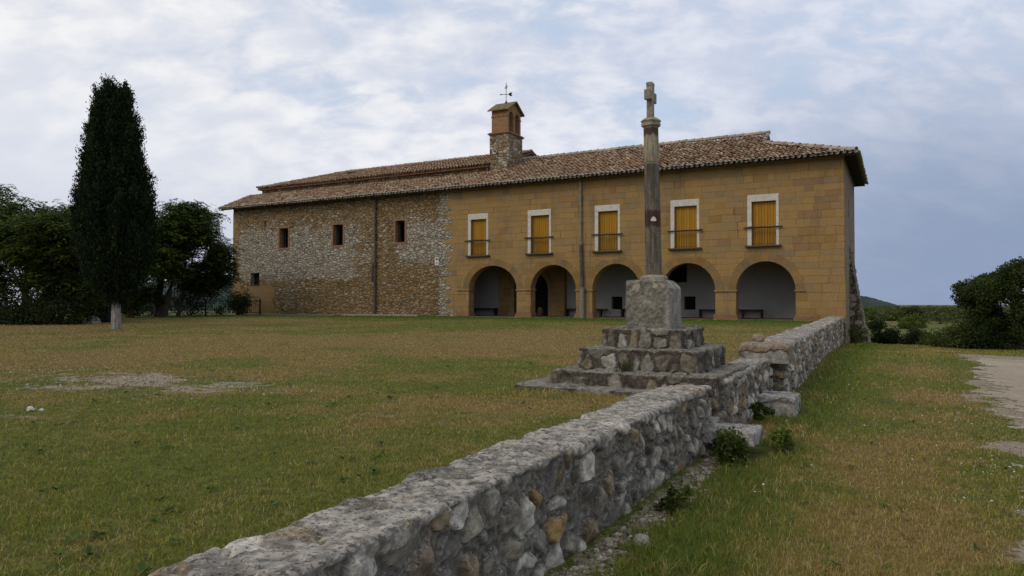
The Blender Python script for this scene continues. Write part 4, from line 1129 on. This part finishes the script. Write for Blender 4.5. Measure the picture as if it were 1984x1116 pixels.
GREEN_W = [(.052, .082, .014), (.070, .102, .018), (.036, .060, .012), (.100, .128, .025)]
GREEN_C = [(.015, .027, .011), (.021, .036, .013), (.012, .021, .009), (.028, .043, .015)]
GREEN_O = [(.040, .060, .017), (.052, .076, .020), (.030, .046, .014), (.072, .095, .027)]

def clump_leaves(centers, rad, per, L, W, rg, pal, flat=.6, droop=.2, outward=None):
    n = len(centers); C = np.repeat(centers, per, 0); r = np.repeat(rad, per)
    o = unit(rg.normal(size=(n * per, 3))) * (rg.uniform(0, 1, (n * per, 1)) ** .45); o[:, 2] *= flat
    P = C + o * r[:, None]
    D = unit(o + rg.normal(0, .55, o.shape) + np.array([0, 0, -droop])); U = unit(np.cross(D, unit(rg.normal(size=D.shape) + np.array([0, 0, 1.1]))))
    cb = np.repeat(rg.uniform(.7, 1.35, n), per)
    V, F = quads(P, D, U, L * rg.uniform(.7, 1.3, n * per), W * rg.uniform(.7, 1.3, n * per))
    return V, F, leafcols(n * per, pal, rg, cb)

def compound_leaves(centers, rad, per, rg, pal, ln=.5, leaflets=11):
    """pinnate fronds spreading and drooping from each twig end."""
    n = len(centers) * per; C = np.repeat(centers, per, 0) + rg.normal(0, .45, (n, 3)) * np.repeat(rad, per)[:, None] * np.array([1, 1, .42])
    az = rg.uniform(0, 2 * math.pi, n); D = np.stack([np.cos(az), np.sin(az), rg.uniform(-.45, .25, n)], 1); D = unit(D)
    side = unit(np.cross(D, np.array([0, 0, 1.0]))); l = ln * rg.uniform(.7, 1.25, n)
    Vs, Cs = [], []; cb = np.repeat(rg.uniform(.65, 1.4, len(centers)), per)
    base = np.array(pal)[rg.integers(len(pal), size=n)] * cb[:, None]
    for k in range(leaflets):
        t = (k // 2 + 1) / (leaflets // 2 + 1); sg = (1 if k % 2 else -1)
        if k == leaflets - 1: sg = 0; t = 1
        P = C + D * (l * t)[:, None] + np.array([0, 0, -1.0]) * (l * t * t * .35)[:, None]
        ld = unit(D * (.5 if sg else 1) + side * sg + np.array([0, 0, -.25]) + rg.normal(0, .15, (n, 3)))
        LL = l * .34 * rg.uniform(.8, 1.2, n); P = P + ld * (LL * .5)[:, None]
        U = unit(np.cross(ld, unit(np.array([0, 0, 1.0]) + rg.normal(0, .35, (n, 3)))))
        V, _ = quads(P, ld, U, LL, LL * .42); Vs.append(V); Cs.append(np.repeat(base * rg.uniform(.8, 1.2, (n, 1)), 4, 0))
    V = np.concatenate(Vs); return V, np.arange(len(V)).reshape(-1, 4), np.concatenate(Cs)

def tree(name, label, x, y, h, rx, rz0, seed, kind='walnut', trunk_r=.2, nclump=120, per=14, group=None, trunks=1, pal=None, squash=(1, 1), shift=(0, 0)):
    """trunk with limbs reaching into an uneven crown of leaf clumps; rz0 = height of the crown's underside."""
    rg = np.random.default_rng(seed); gzv = float(gz([x], [y], False)[0])
    t = thing(name, label, 'tree', (x, y, gzv), group)
    base = np.array([x, y, gzv])
    cc = base + np.array([shift[0], shift[1], (h + rz0) / 2]); ra = np.array([rx * squash[0], rx * squash[1], (h - rz0) / 2])
    # lobes give the crown its uneven outline
    nl = 13; lob = unit(rg.normal(size=(nl, 3)) + np.array([0, 0, .3])) * rg.uniform(.5, .85, (nl, 1)); lr = rg.uniform(.22, .42, nl)
    P = unit(rg.normal(size=(nclump * 5, 3))) * rg.uniform(.25, 1, (nclump * 5, 1)) ** .5
    din = np.min(np.linalg.norm(P[:, None] - lob[None], axis=2) / lr, axis=1)
    ok = (din < 1) | (np.linalg.norm(P, axis=1) < .45)
    P = P[ok][:nclump]
    C = cc + P * ra
    mb = MB()
    fork = base + np.array([rg.normal(0, .1) + shift[0] * .25, rg.normal(0, .1) + shift[1] * .25, rz0 + (h - rz0) * .18])
    for k in range(trunks):
        off = np.array([0, 0, 0]) if trunks == 1 else np.array([math.cos(k * 2.4) * trunk_r * 1.2, math.sin(k * 2.4) * trunk_r, 0])
        f2 = fork + off * 4
        pts = [base + off - (0, 0, .15), base + off + np.array([0, 0, .12]), lerp(base + off, f2, .5) + rg.normal(0, .06, 3), f2]
        mb.tube(pts, [trunk_r * 1.45, trunk_r * 1.12, trunk_r * .9, trunk_r * .72], 10)
        top = cc + np.array([rg.normal(0, .2), rg.normal(0, .2), ra[2] * .6])
        mb.tube([f2, lerp(f2, top, .5) + rg.normal(0, .12, 3), top], [trunk_r * .7, trunk_r * .4, trunk_r * .1], 7)
    for i in range(nl):
        e = cc + lob[i] * ra * .9; s = lerp(fork, cc, rg.uniform(-.3, .7))
        mid = lerp(s, e, .5) + rg.normal(0, .12, 3) + np.array([0, 0, -.1])
        mb.tube([s, mid, e], [trunk_r * .45, trunk_r * .28, trunk_r * .09], 6)
        for j in np.where(np.linalg.norm(P - lob[i], axis=1) < lr[i] * 1.1)[0][::2]:
            mb.tube([mid if rg.random() < .5 else lerp(mid, e, .6), lerp(mid, C[j], .6) + rg.normal(0, .06, 3), C[j]], [trunk_r * .14, trunk_r * .09, .008], 5, cap=False)
    mb.build('trunk', M['bark'], t, True)
    rad = np.full(len(C), rx * .22)
    if kind == 'walnut': V, F, c = compound_leaves(C, np.full(len(C), .75), per, rg, pal or GREEN_W)
    else: V, F, c = clump_leaves(C, rad * rg.uniform(.6, 1.15, len(C)), per * 14, .085, .055, rg, pal or GREEN_O, .75, .0)
    obj('crown', V, F, M['leaf'], t, c)
    return t

def cypress():
    x, y = -22.5, -20.25; b = float(gz([x], [y], False)[0]); rg = np.random.default_rng(5)
    t = thing('cypress_tree', 'tall dark column of cypress with a bare pale trunk, standing alone on the lawn', 'tree', (x, y, b))
    lean = lambda z: np.stack([-.022 * z * .88 - .0 * z, -.022 * z * .3, z * 0], -1)
    mb = MB(); zs = [-.15, .05, .5, 1.0, 1.6, 3, 6, 8.6]; rr = [.19, .165, .15, .14, .13, .11, .06, .015]
    mb.tube([np.array([x, y, b + z]) + lean(np.array(float(z))) for z in zs], rr, 12)
    ridge = [(np.cos(a), np.sin(a)) for a in np.linspace(0, 6.28, 9)[:-1]]
    for cx_, sx_ in ridge: mb.tube([(x + cx_ * .15, y + sx_ * .15, b - .1), (x + cx_ * .13, y + sx_ * .13, b + .6), (x + cx_ * .10, y + sx_ * .10, b + 1.2)], [.03, .026, .02], 5)
    mb.build('trunk', M['palebark'], t, True)
    Z = [1.15, 1.5, 1.9, 2.5, 3.3, 4.2, 5.2, 6.2, 7.2, 7.9, 8.4, 8.8]; RR = [.20, .52, .82, 1.02, 1.12, 1.05, .88, .64, .37, .18, .08, .03]
    n = 1150
    z = rg.uniform(1.15, 8.45, n); r0 = np.interp(z, Z, RR); az = rg.uniform(0, 2 * math.pi, n)
    bulge = .70 + .58 * fbm(np.stack([np.cos(az) * 1.8, np.sin(az) * 1.8, z * .8], 1), 1.5, 3, 77)
    rr_ = r0 * bulge * rg.uniform(.62, 1.04, n) ** .6
    C = np.stack([x + np.cos(az) * rr_, y + np.sin(az) * rr_, b + z], 1) + lean(z)
    # extra spires at the top
    sp = np.array([[-.40, .0, 9.10], [-.16, .1, 8.98], [.36, .0, 8.85], [.12, .05, 9.0], [.52, -.1, 8.6], [-.78, -.1, 7.9], [.9, 0, 7.1], [-1.02, 0, 7.1], [1.12, -.2, 5.9], [-1.25, -.1, 5.9], [1.36, 0, 4.4], [-1.42, 0, 4.3], [1.42, 0, 3.3], [.05, -.25, 8.9], [-.28, -.2, 8.7], [.5, .1, 8.35], [-.62, 0, 8.3], [.72, .0, 7.5], [-.85, .05, 7.55], [.98, .1, 6.5], [-1.1, 0, 6.6], [1.22, 0, 5.3], [-1.3, .1, 5.1]])
    ex = []
    for q in sp:
        for k in range(12): ex.append(np.array([x + (q[0] * .88 - q[1] * .47) * .74, y + (q[0] * .47 + q[1] * .88) * .74, b + q[2] - .3 - k * .11]) + rg.normal(0, .035 + .012 * k, 3) + lean(np.array(q[2])))
    for k in range(150):                                   # plumes standing off the surface
        zz = rg.uniform(1.6, 7.9); aa = rg.uniform(0, 6.283); r_ = float(np.interp(zz, Z, RR)); ln_ = rg.uniform(.5, 1.0); off_ = rg.uniform(.02, .30)
        for q in range(8):
            t_ = q / 7; rr2 = r_ * .93 + off_ * t_ * rg.uniform(.8, 1.2)
            ex.append(np.array([x + math.cos(aa) * rr2, y + math.sin(aa) * rr2, b + zz + ln_ * t_]) + rg.normal(0, .05 * (1.15 - t_), 3) + lean(np.array(zz)))
    C = np.concatenate([C, np.array(ex)]); N_ = len(C)
    per = 74
    Cp = np.repeat(C, per, 0); ax = C - np.array([x, y, 0]); ax[:, 2] = 0; ax = unit(ax) * .35 + np.array([0, 0, 1.0]); ax = unit(ax + rg.normal(0, .12, ax.shape)); A = np.repeat(ax, per, 0)
    tt = rg.uniform(-.30, .36, len(Cp)); wd = .15 * (1 - np.clip(tt / .4, 0, 1) * .8)
    P = Cp + A * tt[:, None] + rg.normal(0, 1, Cp.shape) * wd[:, None] * .75
    D = unit(A + rg.normal(0, .42, A.shape)); U = unit(np.cross(D, rg.normal(size=D.shape)))
    V, F = quads(P, D, U, .115 * rg.uniform(.6, 1.4, len(P)), .036 * rg.uniform(.6, 1.4, len(P)))
    c = leafcols(len(P), GREEN_C, rg, np.repeat(rg.uniform(.6, 1.5, N_), per))
    # shaded inner foliage keeps the column opaque
    m = 9000; z = rg.uniform(1.2, 8.2, m); az = rg.uniform(0, 6.283, m); r = np.interp(z, Z, RR) * .72 * np.sqrt(rg.uniform(.1, 1, m))
    P2 = np.stack([x + np.cos(az) * r, y + np.sin(az) * r, b + z], 1) + lean(z); D2 = unit(rg.normal(0, .5, P2.shape) + np.array([0, 0, 1.0])); U2 = unit(np.cross(D2, rg.normal(size=D2.shape)))
    V2, F2 = quads(P2, D2, U2, np.full(m, .34), np.full(m, .17)); 
    V = np.concatenate([V, V2]); F = np.concatenate([F, F2 + len(c)]); c = np.concatenate([c, leafcols(m, GREEN_C, rg)])
    obj('crown', V, F, M['leaf'], t, c)
cypress()

def P2W(lat, d): return CAM[0] + lat * .8796 - d * .4757, CAM[1] + lat * .4757 + d * .8796
G1 = 'trees beyond the lawn'
for args in [
    ('leafy tree with forked grey trunk between the cypress and the building', -21.8, 44.0, 7.1, 2.9, 1.5, 101, .26, 210, 28, 2, 1.3),
    ('slender leafy tree with thin stem nearest the left corner of the building', -21.3, 45.5, 5.9, 2.1, 1.0, 102, .12, 190, 26, 1, 1.15),
    ('leafy tree whose crown is half hidden by the left side of the cypress', -19.6, 32.0, 5.5, 2.6, .7, 103, .16, 170, 24, 1),
    ('spreading leafy tree left of the cypress, in the middle of the left group', -22.6, 33.0, 5.6, 3.0, .7, 104, .17, 210, 26, 1),
    ('tallest leafy tree of the left group, cut by the left edge of the photo', -25.6, 34.5, 6.9, 2.6, .8, 105, .18, 170, 22, 1),
    ('dark leafy tree low behind the cypress trunk', -22.5, 42.0, 5.0, 3.2, .6, 106, .18, 170, 24, 1)]:
    lab, lat, d, h, rx, rz0, seed, tr, nc, per, tk, *sh = args; sh = sh[0] if sh else 0
    X, Y = P2W(lat, d); tree('leafy_tree', lab, X, Y, h, rx, rz0, seed, 'walnut', tr, nc, per, G1, tk, None, (1, 1), (sh * .8796, sh * .4757))

def shrub(label, lat, d, w, h, seed, pal, group, n=30, per=130, leaf=.09, zoff=0, name='shrub', sx=1.0):
    X, Y = P2W(lat, d); b = float(gz([X], [Y], False)[0]); rg = np.random.default_rng(seed)
    t = thing(name, label, 'shrub', (X, Y, b), group)
    P = unit(rg.normal(size=(n, 3))) * rg.uniform(.3, .85, (n, 1)); P[:, 2] = np.abs(P[:, 2])
    C = np.array([X, Y, b + h * .08]) + P * np.array([w * sx, w, h * .9])
    V, F, c = clump_leaves(C, rg.uniform(.7, 1.2, n) * min(w, h) * .38, per, leaf, leaf * .6, rg, pal, .8, -.1)
    obj('foliage', V, F, M['leaf'], t, c)
    mb = MB()
    for k in range(7):
        e = C[rg.integers(n)]; mb.tube([(X + rg.normal(0, .08), Y + rg.normal(0, .08), b - .1), lerp(np.array([X, Y, b]), e, .5) + rg.normal(0, .08, 3), e], [.035, .025, .008], 5)
    mb.build('stem', M['bark'], t)
    return t
PAL_DK = [(.020, .032, .010), (.028, .042, .013), (.035, .052, .015)]
PAL_MD = [(.055, .080, .018), (.070, .095, .020), (.045, .064, .017), (.09, .10, .028)]
PAL_LT = [(.09, .125, .022), (.12, .15, .026), (.075, .105, .024)]
PAL_OL = [(.060, .070, .026), (.075, .084, .034), (.048, .056, .022)]
GU = 'undergrowth beneath the left trees'
for i, (lat, d, w, h, lab) in enumerate([(-19.2, 30.5, 1.9, 1.7, 'dark bush under the trees just left of the cypress trunk'), (-21.6, 31.0, 1.9, 1.9, 'dark bush in the middle of the left undergrowth'), (-23.6, 31.5, 1.9, 2.0, 'dark bush at the left edge of the photo'),
    (-21.2, 47, 2.2, 2.3, 'dark bush behind the forked grey trunk'), (-18.9, 49, 1.5, 2.0, 'dark bush behind the railing by the building corner'), (-24.6, 47, 2.2, 1.9, 'dark bush seen just right of the cypress trunk'), (-27.0, 46.0, 2.2, 2.2, 'dark bush farthest back behind the cypress')]):
    shrub(lab, lat, d, w, h, 200 + i, PAL_DK, GU, 34, 150, .11)
shrub('sunlit green bush glimpsed in the gap left of the cypress trunk', -21.5, 36.5, 1.0, 1.5, 215, PAL_LT, None, 20, 120, .1)

# right hand scrub
X, Y = P2W(20.3, 28.5)
tree('holm_oak', 'dark round oak at the right edge of the photo beside the path', X, Y, 3.75, 2.15, .45, 301, 'oak', .17, 210, 22, None, 1, squash=(1, 1.05))
GS = 'shrubs on the scrubland'
for i, (lab, lat, d, w, h, pal, n, leaf) in enumerate([
    ('dark shrub directly behind the foot of the buttress', 23.0, 44, 1.15, 1.75, PAL_DK, 40, .11),
    ('olive shrub beside the dark one behind the buttress', 24.4, 43, 1.0, 1.35, PAL_OL, 30, .11),
    ('bright green low bush at the end of the path', 22.9, 39, .8, .75, PAL_LT, 26, .09),
    ('dense dark bush under the left side of the oak', 19.0, 28.6, 1.25, 1.75, PAL_DK, 60, .08),
    ('green bush left of the oak, in front of the scrubland', 17.9, 28.8, .95, 1.35, PAL_MD, 40, .08),
    ('dark bush under the oak beside its trunk', 20.6, 30.5, 1.3, 1.3, PAL_DK, 40, .08),
    ('big round dark shrub on the skyline of the scrubland', 67.3, 120, 2.3, 3.1, PAL_DK, 46, .22),
    ('olive shrub on the skyline right of the round one', 72.5, 122, 2.3, 2.2, PAL_MD, 36, .24),
    ('olive shrub on the skyline left of the round one', 63.0, 118, 2.0, 2.2, PAL_MD, 34, .24),
    ('yellow green bush below the round skyline shrub', 44.5, 80, 1.1, 1.35, PAL_LT, 30, .15),
    ('small dark bush above the tan field', 41.8, 82, .9, 1.2, PAL_DK, 24, .15),
    ('low green bush between the tan field and the skyline', 47.5, 84, 1.5, 1.3, PAL_MD, 24, .15),
    ('leftmost skyline shrub, beside the buttress', 62.5, 125, 2.2, 2.4, PAL_LT, 30, .26),
    ('pale skyline shrub nearest the oak', 76.5, 126, 2.2, 2.1, PAL_LT, 30, .26)]):
    shrub(lab, lat, d, w, h, 320 + i, pal, GS, n, 150, leaf)
# far scrub that reads as one mass
def far_scrub():
    rg = np.random.default_rng(9); n = 1100
    d = rg.uniform(98, 460, n); lat = d * rg.uniform(.42, .80, n)
    x = CAM[0] + lat * .8796 - d * .4757; y = CAM[1] + lat * .4757 + d * .8796; b = gz(x, y, False)
    w = rg.uniform(.6, 2.4, n); C = np.stack([x, y, b + w * .35], 1)
    keep = (y > 12)
    V, F, c = clump_leaves(C[keep], w[keep], 60, .45, .3, rg, PAL_MD + PAL_OL, .7, 0)
    tag(obj('far_scrub', V, F, M['leaf'], None, c), 'far scrubland stretching away to the horizon beyond the shrubs', 'scrub', None, 'stuff')
far_scrub()

def plant(label, x, y, w, h, seed, pal, n=12, per=60, leaf=.045):
    b = float(gz([x], [y], False)[0]); rg = np.random.default_rng(seed)
    P = rg.normal(0, .42, (n, 3)); P[:, 2] = rg.uniform(.15, 1, n)
    C = np.array([x, y, b]) + P * np.array([w, w, h])
    V, F, c = clump_leaves(C, np.full(n, w * .42), per, leaf, leaf * .5, rg, pal, .8, .2)
    tag(obj('weed_plant', V, F, M['leaf'], None, c), label, 'plant', 'weeds along the wall')
plant('dark leafy weed in front of the large stepping stone', .80, -29.45, .20, .27, 401, PAL_MD, 16, 70, .05)
plant('leafy weed with yellow tips right of the large stepping stone', 1.12, -28.55, .16, .22, 402, PAL_LT, 12)
plant('weed growing at the foot of the wall beyond the steps', .62, -27.0, .12, .25, 403, PAL_MD, 10)
plant('dark weed growing at the corner between wall and building', .3, 1.2, .5, .75, 404, PAL_MD, 16, 70, .08)
plant('low weed beside the foot of the foreground wall', .72, -31.1, .12, .14, 405, PAL_MD, 10)
def tuft():
    rg = np.random.default_rng(77); n = 46; bx, by, bz = -.62, -28.16, .12
    a = rg.uniform(0, 6.28, n); D = unit(np.stack([np.cos(a) * .45, np.sin(a) * .45 - .25, np.ones(n)], 1)); L = rg.uniform(.06, .17, n)
    C = np.array([bx, by, bz]) + rg.normal(0, .028, (n, 3)) * np.array([1, .5, 0]) + D * L[:, None] * .5; U = unit(np.cross(D, rg.normal(size=D.shape)))
    V, F = quads(C, D, U, L, np.full(n, .007)); tag(obj('grass_tuft', V, F, M['grass'], None, leafcols(n, PAL_MD, rg)), 'grass tuft sprouting from a joint in the steps of the cross', 'grass tuft')
tuft()

# ------------------------------------------------------------------ railing, dark shed panel and kerb under the left trees
def railing():
    a = np.array(P2W(-20.3, 47.2)); b = np.array(P2W(-17.5, 49.5)); z = float(gz([a[0]], [a[1]], False)[0])
    f = thing('iron_railing', 'dark iron railing in the shade beside the left corner of the building', 'railing', (a[0], a[1], z))
    mb = MB()
    for zz in (.15, .95): mb.tube([(a[0], a[1], z + zz), (b[0], b[1], z + zz)], .022, 6)
    mb.build('rail', M['iron'], f); mb = MB()
    for k in range(26): p = lerp(a, b, k / 25); mb.tube([(p[0], p[1], z + .1), (p[0], p[1], z + 1.05)], .013, 5)
    mb.build('bars', M['iron'], f)
    for k in (0, 1): p = lerp(a, b, k); mb = MB(); mb.box(p[0] - .04, p[0] + .04, p[1] - .04, p[1] + .04, z - .1, z + 1.1, None, .005); mb.build('post', M['iron'], f)
railing()
def shed():
    X, Y = P2W(-19.1, 33.6); z = float(gz([X], [Y], False)[0])
    f = thing('metal_cabinet', 'dark metal cabinet with ribbed front half hidden behind the cypress trunk', 'cabinet', (X, Y, z))
    mb = MB(); mb.box(X - .5, X + .5, Y - .3, Y + .3, z - .05, z + 1.25, None, .01); mb.build('body', M['blackpanel'], f)
    mb = MB()
    for k in range(9): mb.box(X - .45 + k * .105, X - .40 + k * .105, Y - .325, Y - .3, z + .02, z + 1.2)
    mb.build('ribs', M['blackpanel'], f)
    mb = MB(); mb.box(X - .55, X + .55, Y - .35, Y + .35, z + 1.252, z + 1.3, None, .008); mb.build('lid', M['blackpanel'], f)
    X, Y = P2W(-18.55, 31.2); z = float(gz([X], [Y], False)[0])
    mb = MB(); mb.box(X - .65, X + .65, Y - .2, Y + .2, z - .1, z + .12, None, .03); tag(mb.build('stone_kerb', M['dressed']), 'low pale stone kerb in the grass left of the cypress trunk', 'kerb')
shed()

# ------------------------------------------------------------------ grass, flowers, loose gravel
def blocked(x, y):
    b = (y < -24.8) & (x > .02) & (x < .53)
    xc = stepx(y); b |= (y >= -24.9) & (y < 0.1) & (np.abs(x - xc) < .34)
    b |= (np.abs(x + .53) < 1.30) & (np.abs(y + 27.39) < 1.30) & (x < .1)
    b |= (y > -.15) & (y < 14) & (x < 0.05) & (x > -40.5)
    b |= (y > -.6) & (y < 0) & (x < -23.5) & (x > -40.5)
    b |= (x > .4) & (x < 1.03) & (np.abs(y + 28.78) < .38); b |= (x > .4) & (x < 1.0) & (np.abs(y + 25.87) < .34)
    b |= (x > 0) & (x < .6) & (y > -28.8) & (y < -28.0)
    return b

def grass():
    rg = np.random.default_rng(3)
    D0, R0, R1 = 5200., 4.2, 46.
    ang = R(122); n_in = int(ang * R0 ** 2 / 2 * D0); n_out = int(ang * D0 * R0 ** 2 * math.log(R1 / R0))
    r = np.concatenate([R0 * np.sqrt(rg.uniform(.02, 1, n_in)), R0 * (R1 / R0) ** rg.uniform(0, 1, n_out)])
    th = rg.uniform(R(-38), R(84), len(r))           # measured from +y towards the left
    # grass grows in small tufts
    x = CAM[0] - r * np.sin(th) + rg.normal(0, .012, len(r)); y = CAM[1] + r * np.cos(th) + rg.normal(0, .012, len(r))
    k = ~blocked(x, y); x, y, r = x[k], y[k], r[k]
    d, b, ta = masks(x, y)
    fine = fbm2(x, y, 7, 2, 55); pm = path_mask(x, y)
    p = (1 - .93 * sst(b + (fine - .5) * .9, .30, .55)) * np.where((pm > 0) & (x > 2), .02 + .6 * np.exp(-np.clip(pm, 0, 9) / .16), 1)
    k = rg.uniform(0, 1, len(x)) < p; x, y, r, d, b, ta, fine = (v[k] for v in (x, y, r, d, b, ta, fine))
    n = len(x); z = gz(x, y)
    court = x < stepx(y)
    h = (.014 + .060 * ta) * (1 - .4 * d) * rg.uniform(.5, 1.45, n) * (.75 + .6 * (fbm2(x, y, 2.2, 2, 66) - .2))
    w = .0042 * np.maximum(1, r / 4.6) * rg.uniform(.7, 1.3, n)
    az = rg.uniform(0, 2 * math.pi, n); face = rg.uniform(0, 2 * math.pi, n)
    bend = rg.uniform(.25, 1.5, n) * h * np.where(court, 1.0, .8)
    bx, by = np.cos(az) * bend, np.sin(az) * bend; sx, sy = np.cos(face) * w / 2, np.sin(face) * w / 2
    V = np.empty((n, 5, 3))
    V[:, 0] = np.stack([x - sx, y - sy, z - .01], 1); V[:, 1] = np.stack([x + sx, y + sy, z - .01], 1)
    V[:, 2] = np.stack([x + sx * .8 + bx * .35, y + sy * .8 + by * .35, z + h * .6], 1); V[:, 3] = np.stack([x - sx * .8 + bx * .35, y - sy * .8 + by * .35, z + h * .6], 1)
    V[:, 4] = np.stack([x + bx, y + by, z + h * .95], 1)
    i = np.arange(n)[:, None] * 5
    F4 = np.concatenate([i, i + 1, i + 2, i + 3], 1); F3 = np.concatenate([i + 3, i + 2, i + 4], 1)
    dry = d + rg.normal(0, .18, n) + .8 * (fine - .5)
    g = np.array([(.155, .175, .022), (.200, .205, .030), (.105, .135, .020), (.195, .185, .050)])[rg.integers(4, size=n)]
    br = np.array([(.27, .200, .056), (.31, .245, .086), (.225, .155, .042), (.36, .295, .13)])[rg.integers(4, size=n)]
    deep = np.array((.055, .135, .018)); deep = np.where(court[:, None], deep, np.array((.055, .105, .020))); g = lerp(g, deep, (np.where(court, sst(y, -8, -2) * .95, np.exp(-((x - 1.05) / .45) ** 2) * .6))[:, None])
    c = lerp(g, br, sst(dry, .36, .62)[:, None]) * rg.uniform(1.0, 1.5, (n, 1))
    C = np.repeat(c, 5, 0)
    lawn = court
    for nm, sel, lab in (('lawn_grass', lawn, 'short patchy green and brown lawn in front of the building'), ('verge_grass', ~lawn, 'longer rough grass between the wall and the gravel path')):
        ii = np.where(sel)[0]; m = len(ii); j = np.arange(m)[:, None] * 5
        VV = V[ii].reshape(-1, 3); CC = np.repeat(c[ii], 5, 0)
        tag(obj(nm, VV, [np.concatenate([j, j + 1, j + 2, j + 3], 1), np.concatenate([j + 3, j + 2, j + 4], 1)], M['grass'], None, CC), lab, 'grass', None, 'stuff')
grass()

def weeds():
    rg = np.random.default_rng(31); n = 520
    r = 2.5 * (13 / 2.5) ** rg.uniform(0, 1, n); th = rg.uniform(R(-20), R(75), n)
    x = CAM[0] - r * np.sin(th); y = CAM[1] + r * np.cos(th)
    k = ~blocked(x, y) & (path_mask(x, y) < -.2) & (fbm2(x, y, 1.4, 3, 61) > .47); x, y = x[k], y[k]; n = len(x); z = gz(x, y)
    per = 9; az = rg.uniform(0, 6.283, (n, per)); D = np.stack([np.cos(az), np.sin(az), rg.uniform(.1, .7, (n, per))], -1).reshape(-1, 3); D = unit(D)
    L = np.repeat(rg.uniform(.025, .06, n), per) * rg.uniform(.7, 1.2, n * per)
    C = np.repeat(np.stack([x, y, z + .012], 1), per, 0) + D * L[:, None] * .5
    U = unit(np.cross(D, np.array([0, 0, 1.0]) + rg.normal(0, .2, D.shape)))
    V, F = quads(C, D, U, L, L * rg.uniform(.25, .5, n * per))
    tag(obj('lawn_weeds', V, F, M['leaf'], None, leafcols(n * per, [(.07, .115, .022), (.05, .088, .02), (.10, .14, .03)], rg)), 'small broad leaved weeds growing among the grass', 'weeds', None, 'stuff')
weeds()

def flowers():
    rg = np.random.default_rng(12); n = 420
    x = rg.uniform(.75, 3.2, n); y = rg.uniform(-34.5, -22, n)
    cl = fbm2(x, y, .9, 3, 88); k = rg.uniform(0, 1, n) < sst(cl, .45, .65); x, y = x[k], y[k]; k = ~blocked(x, y); x, y = x[k], y[k]; n = len(x)
    z = gz(x, y) + rg.uniform(.05, .10, n); V, F, C = [], [], []; c0 = 0
    for i in range(n):
        a = np.linspace(0, 6.283, 7)[:-1]; r = rg.uniform(.005, .010); t = rg.normal(0, .3, 2)
        V.append([(x[i] + r * math.cos(q), y[i] + r * math.sin(q), z[i] + r * (t[0] * math.cos(q) + t[1] * math.sin(q))) for q in a]); F.append(list(range(c0, c0 + 6))); c0 += 6
        C += [((.75, .74, .68) if rg.random() < .6 else (.62, .50, .06))] * 6
    tag(obj('meadow_flowers', np.array(V).reshape(-1, 3), np.array(F), M['grass'], None, np.array(C)), 'tiny white and yellow flowers scattered through the verge grass', 'flowers', None, 'stuff')
flowers()

def gravel():
    rg = np.random.default_rng(21); import bmesh
    bm = bmesh.new(); bmesh.ops.create_icosphere(bm, subdivisions=1, radius=1); bm.verts.index_update()
    B = np.array([v.co[:] for v in bm.verts]); FB = np.array([[v.index for v in f.verts] for f in bm.faces]); bm.free()
    xs, ys, rs = [], [], []
    n = 900; xs.append(.56 + np.abs(rg.normal(0, .13, n))); ys.append(rg.uniform(-34, -28.9, n)); rs.append(rg.uniform(.006, .022, n))
    n = 4200; xs.append(rg.uniform(2.7, 6.5, n)); ys.append(rg.uniform(-35, -22, n)); rs.append(rg.uniform(.004, .014, n))
    n = 900; xs.append(-6.5 + rg.normal(0, 1.6, n)); ys.append(-30.4 + rg.normal(0, .6, n)); rs.append(rg.uniform(.005, .016, n))
    x, y, r = map(np.concatenate, (xs, ys, rs)); k = ~blocked(x, y); x, y, r = x[k], y[k], r[k]; n = len(x); z = gz(x, y)
    j = B[None] * (1 + rg.uniform(-.3, .3, (n, len(B), 1))) * np.array([1, 1, .7]) * (r[:, None, None]) * rg.uniform(.7, 1.3, (n, 1, 3))
    V = j + np.stack([x, y, z + r * .35], 1)[:, None]
    F = (FB[None] + (np.arange(n) * len(B))[:, None, None]).reshape(-1, 3)
    c = np.array([(.34, .29, .225), (.27, .225, .165), (.40, .36, .29), (.2, .165, .12)])[rg.integers(4, size=n)] * rg.uniform(.8, 1.2, (n, 1))
    tag(obj('loose_gravel', V.reshape(-1, 3), F, M['stoneplain'], None, np.repeat(c, len(B), 0)), 'loose pebbles along the wall foot, path edge and bare lawn patch', 'gravel', None, 'stuff')
gravel()
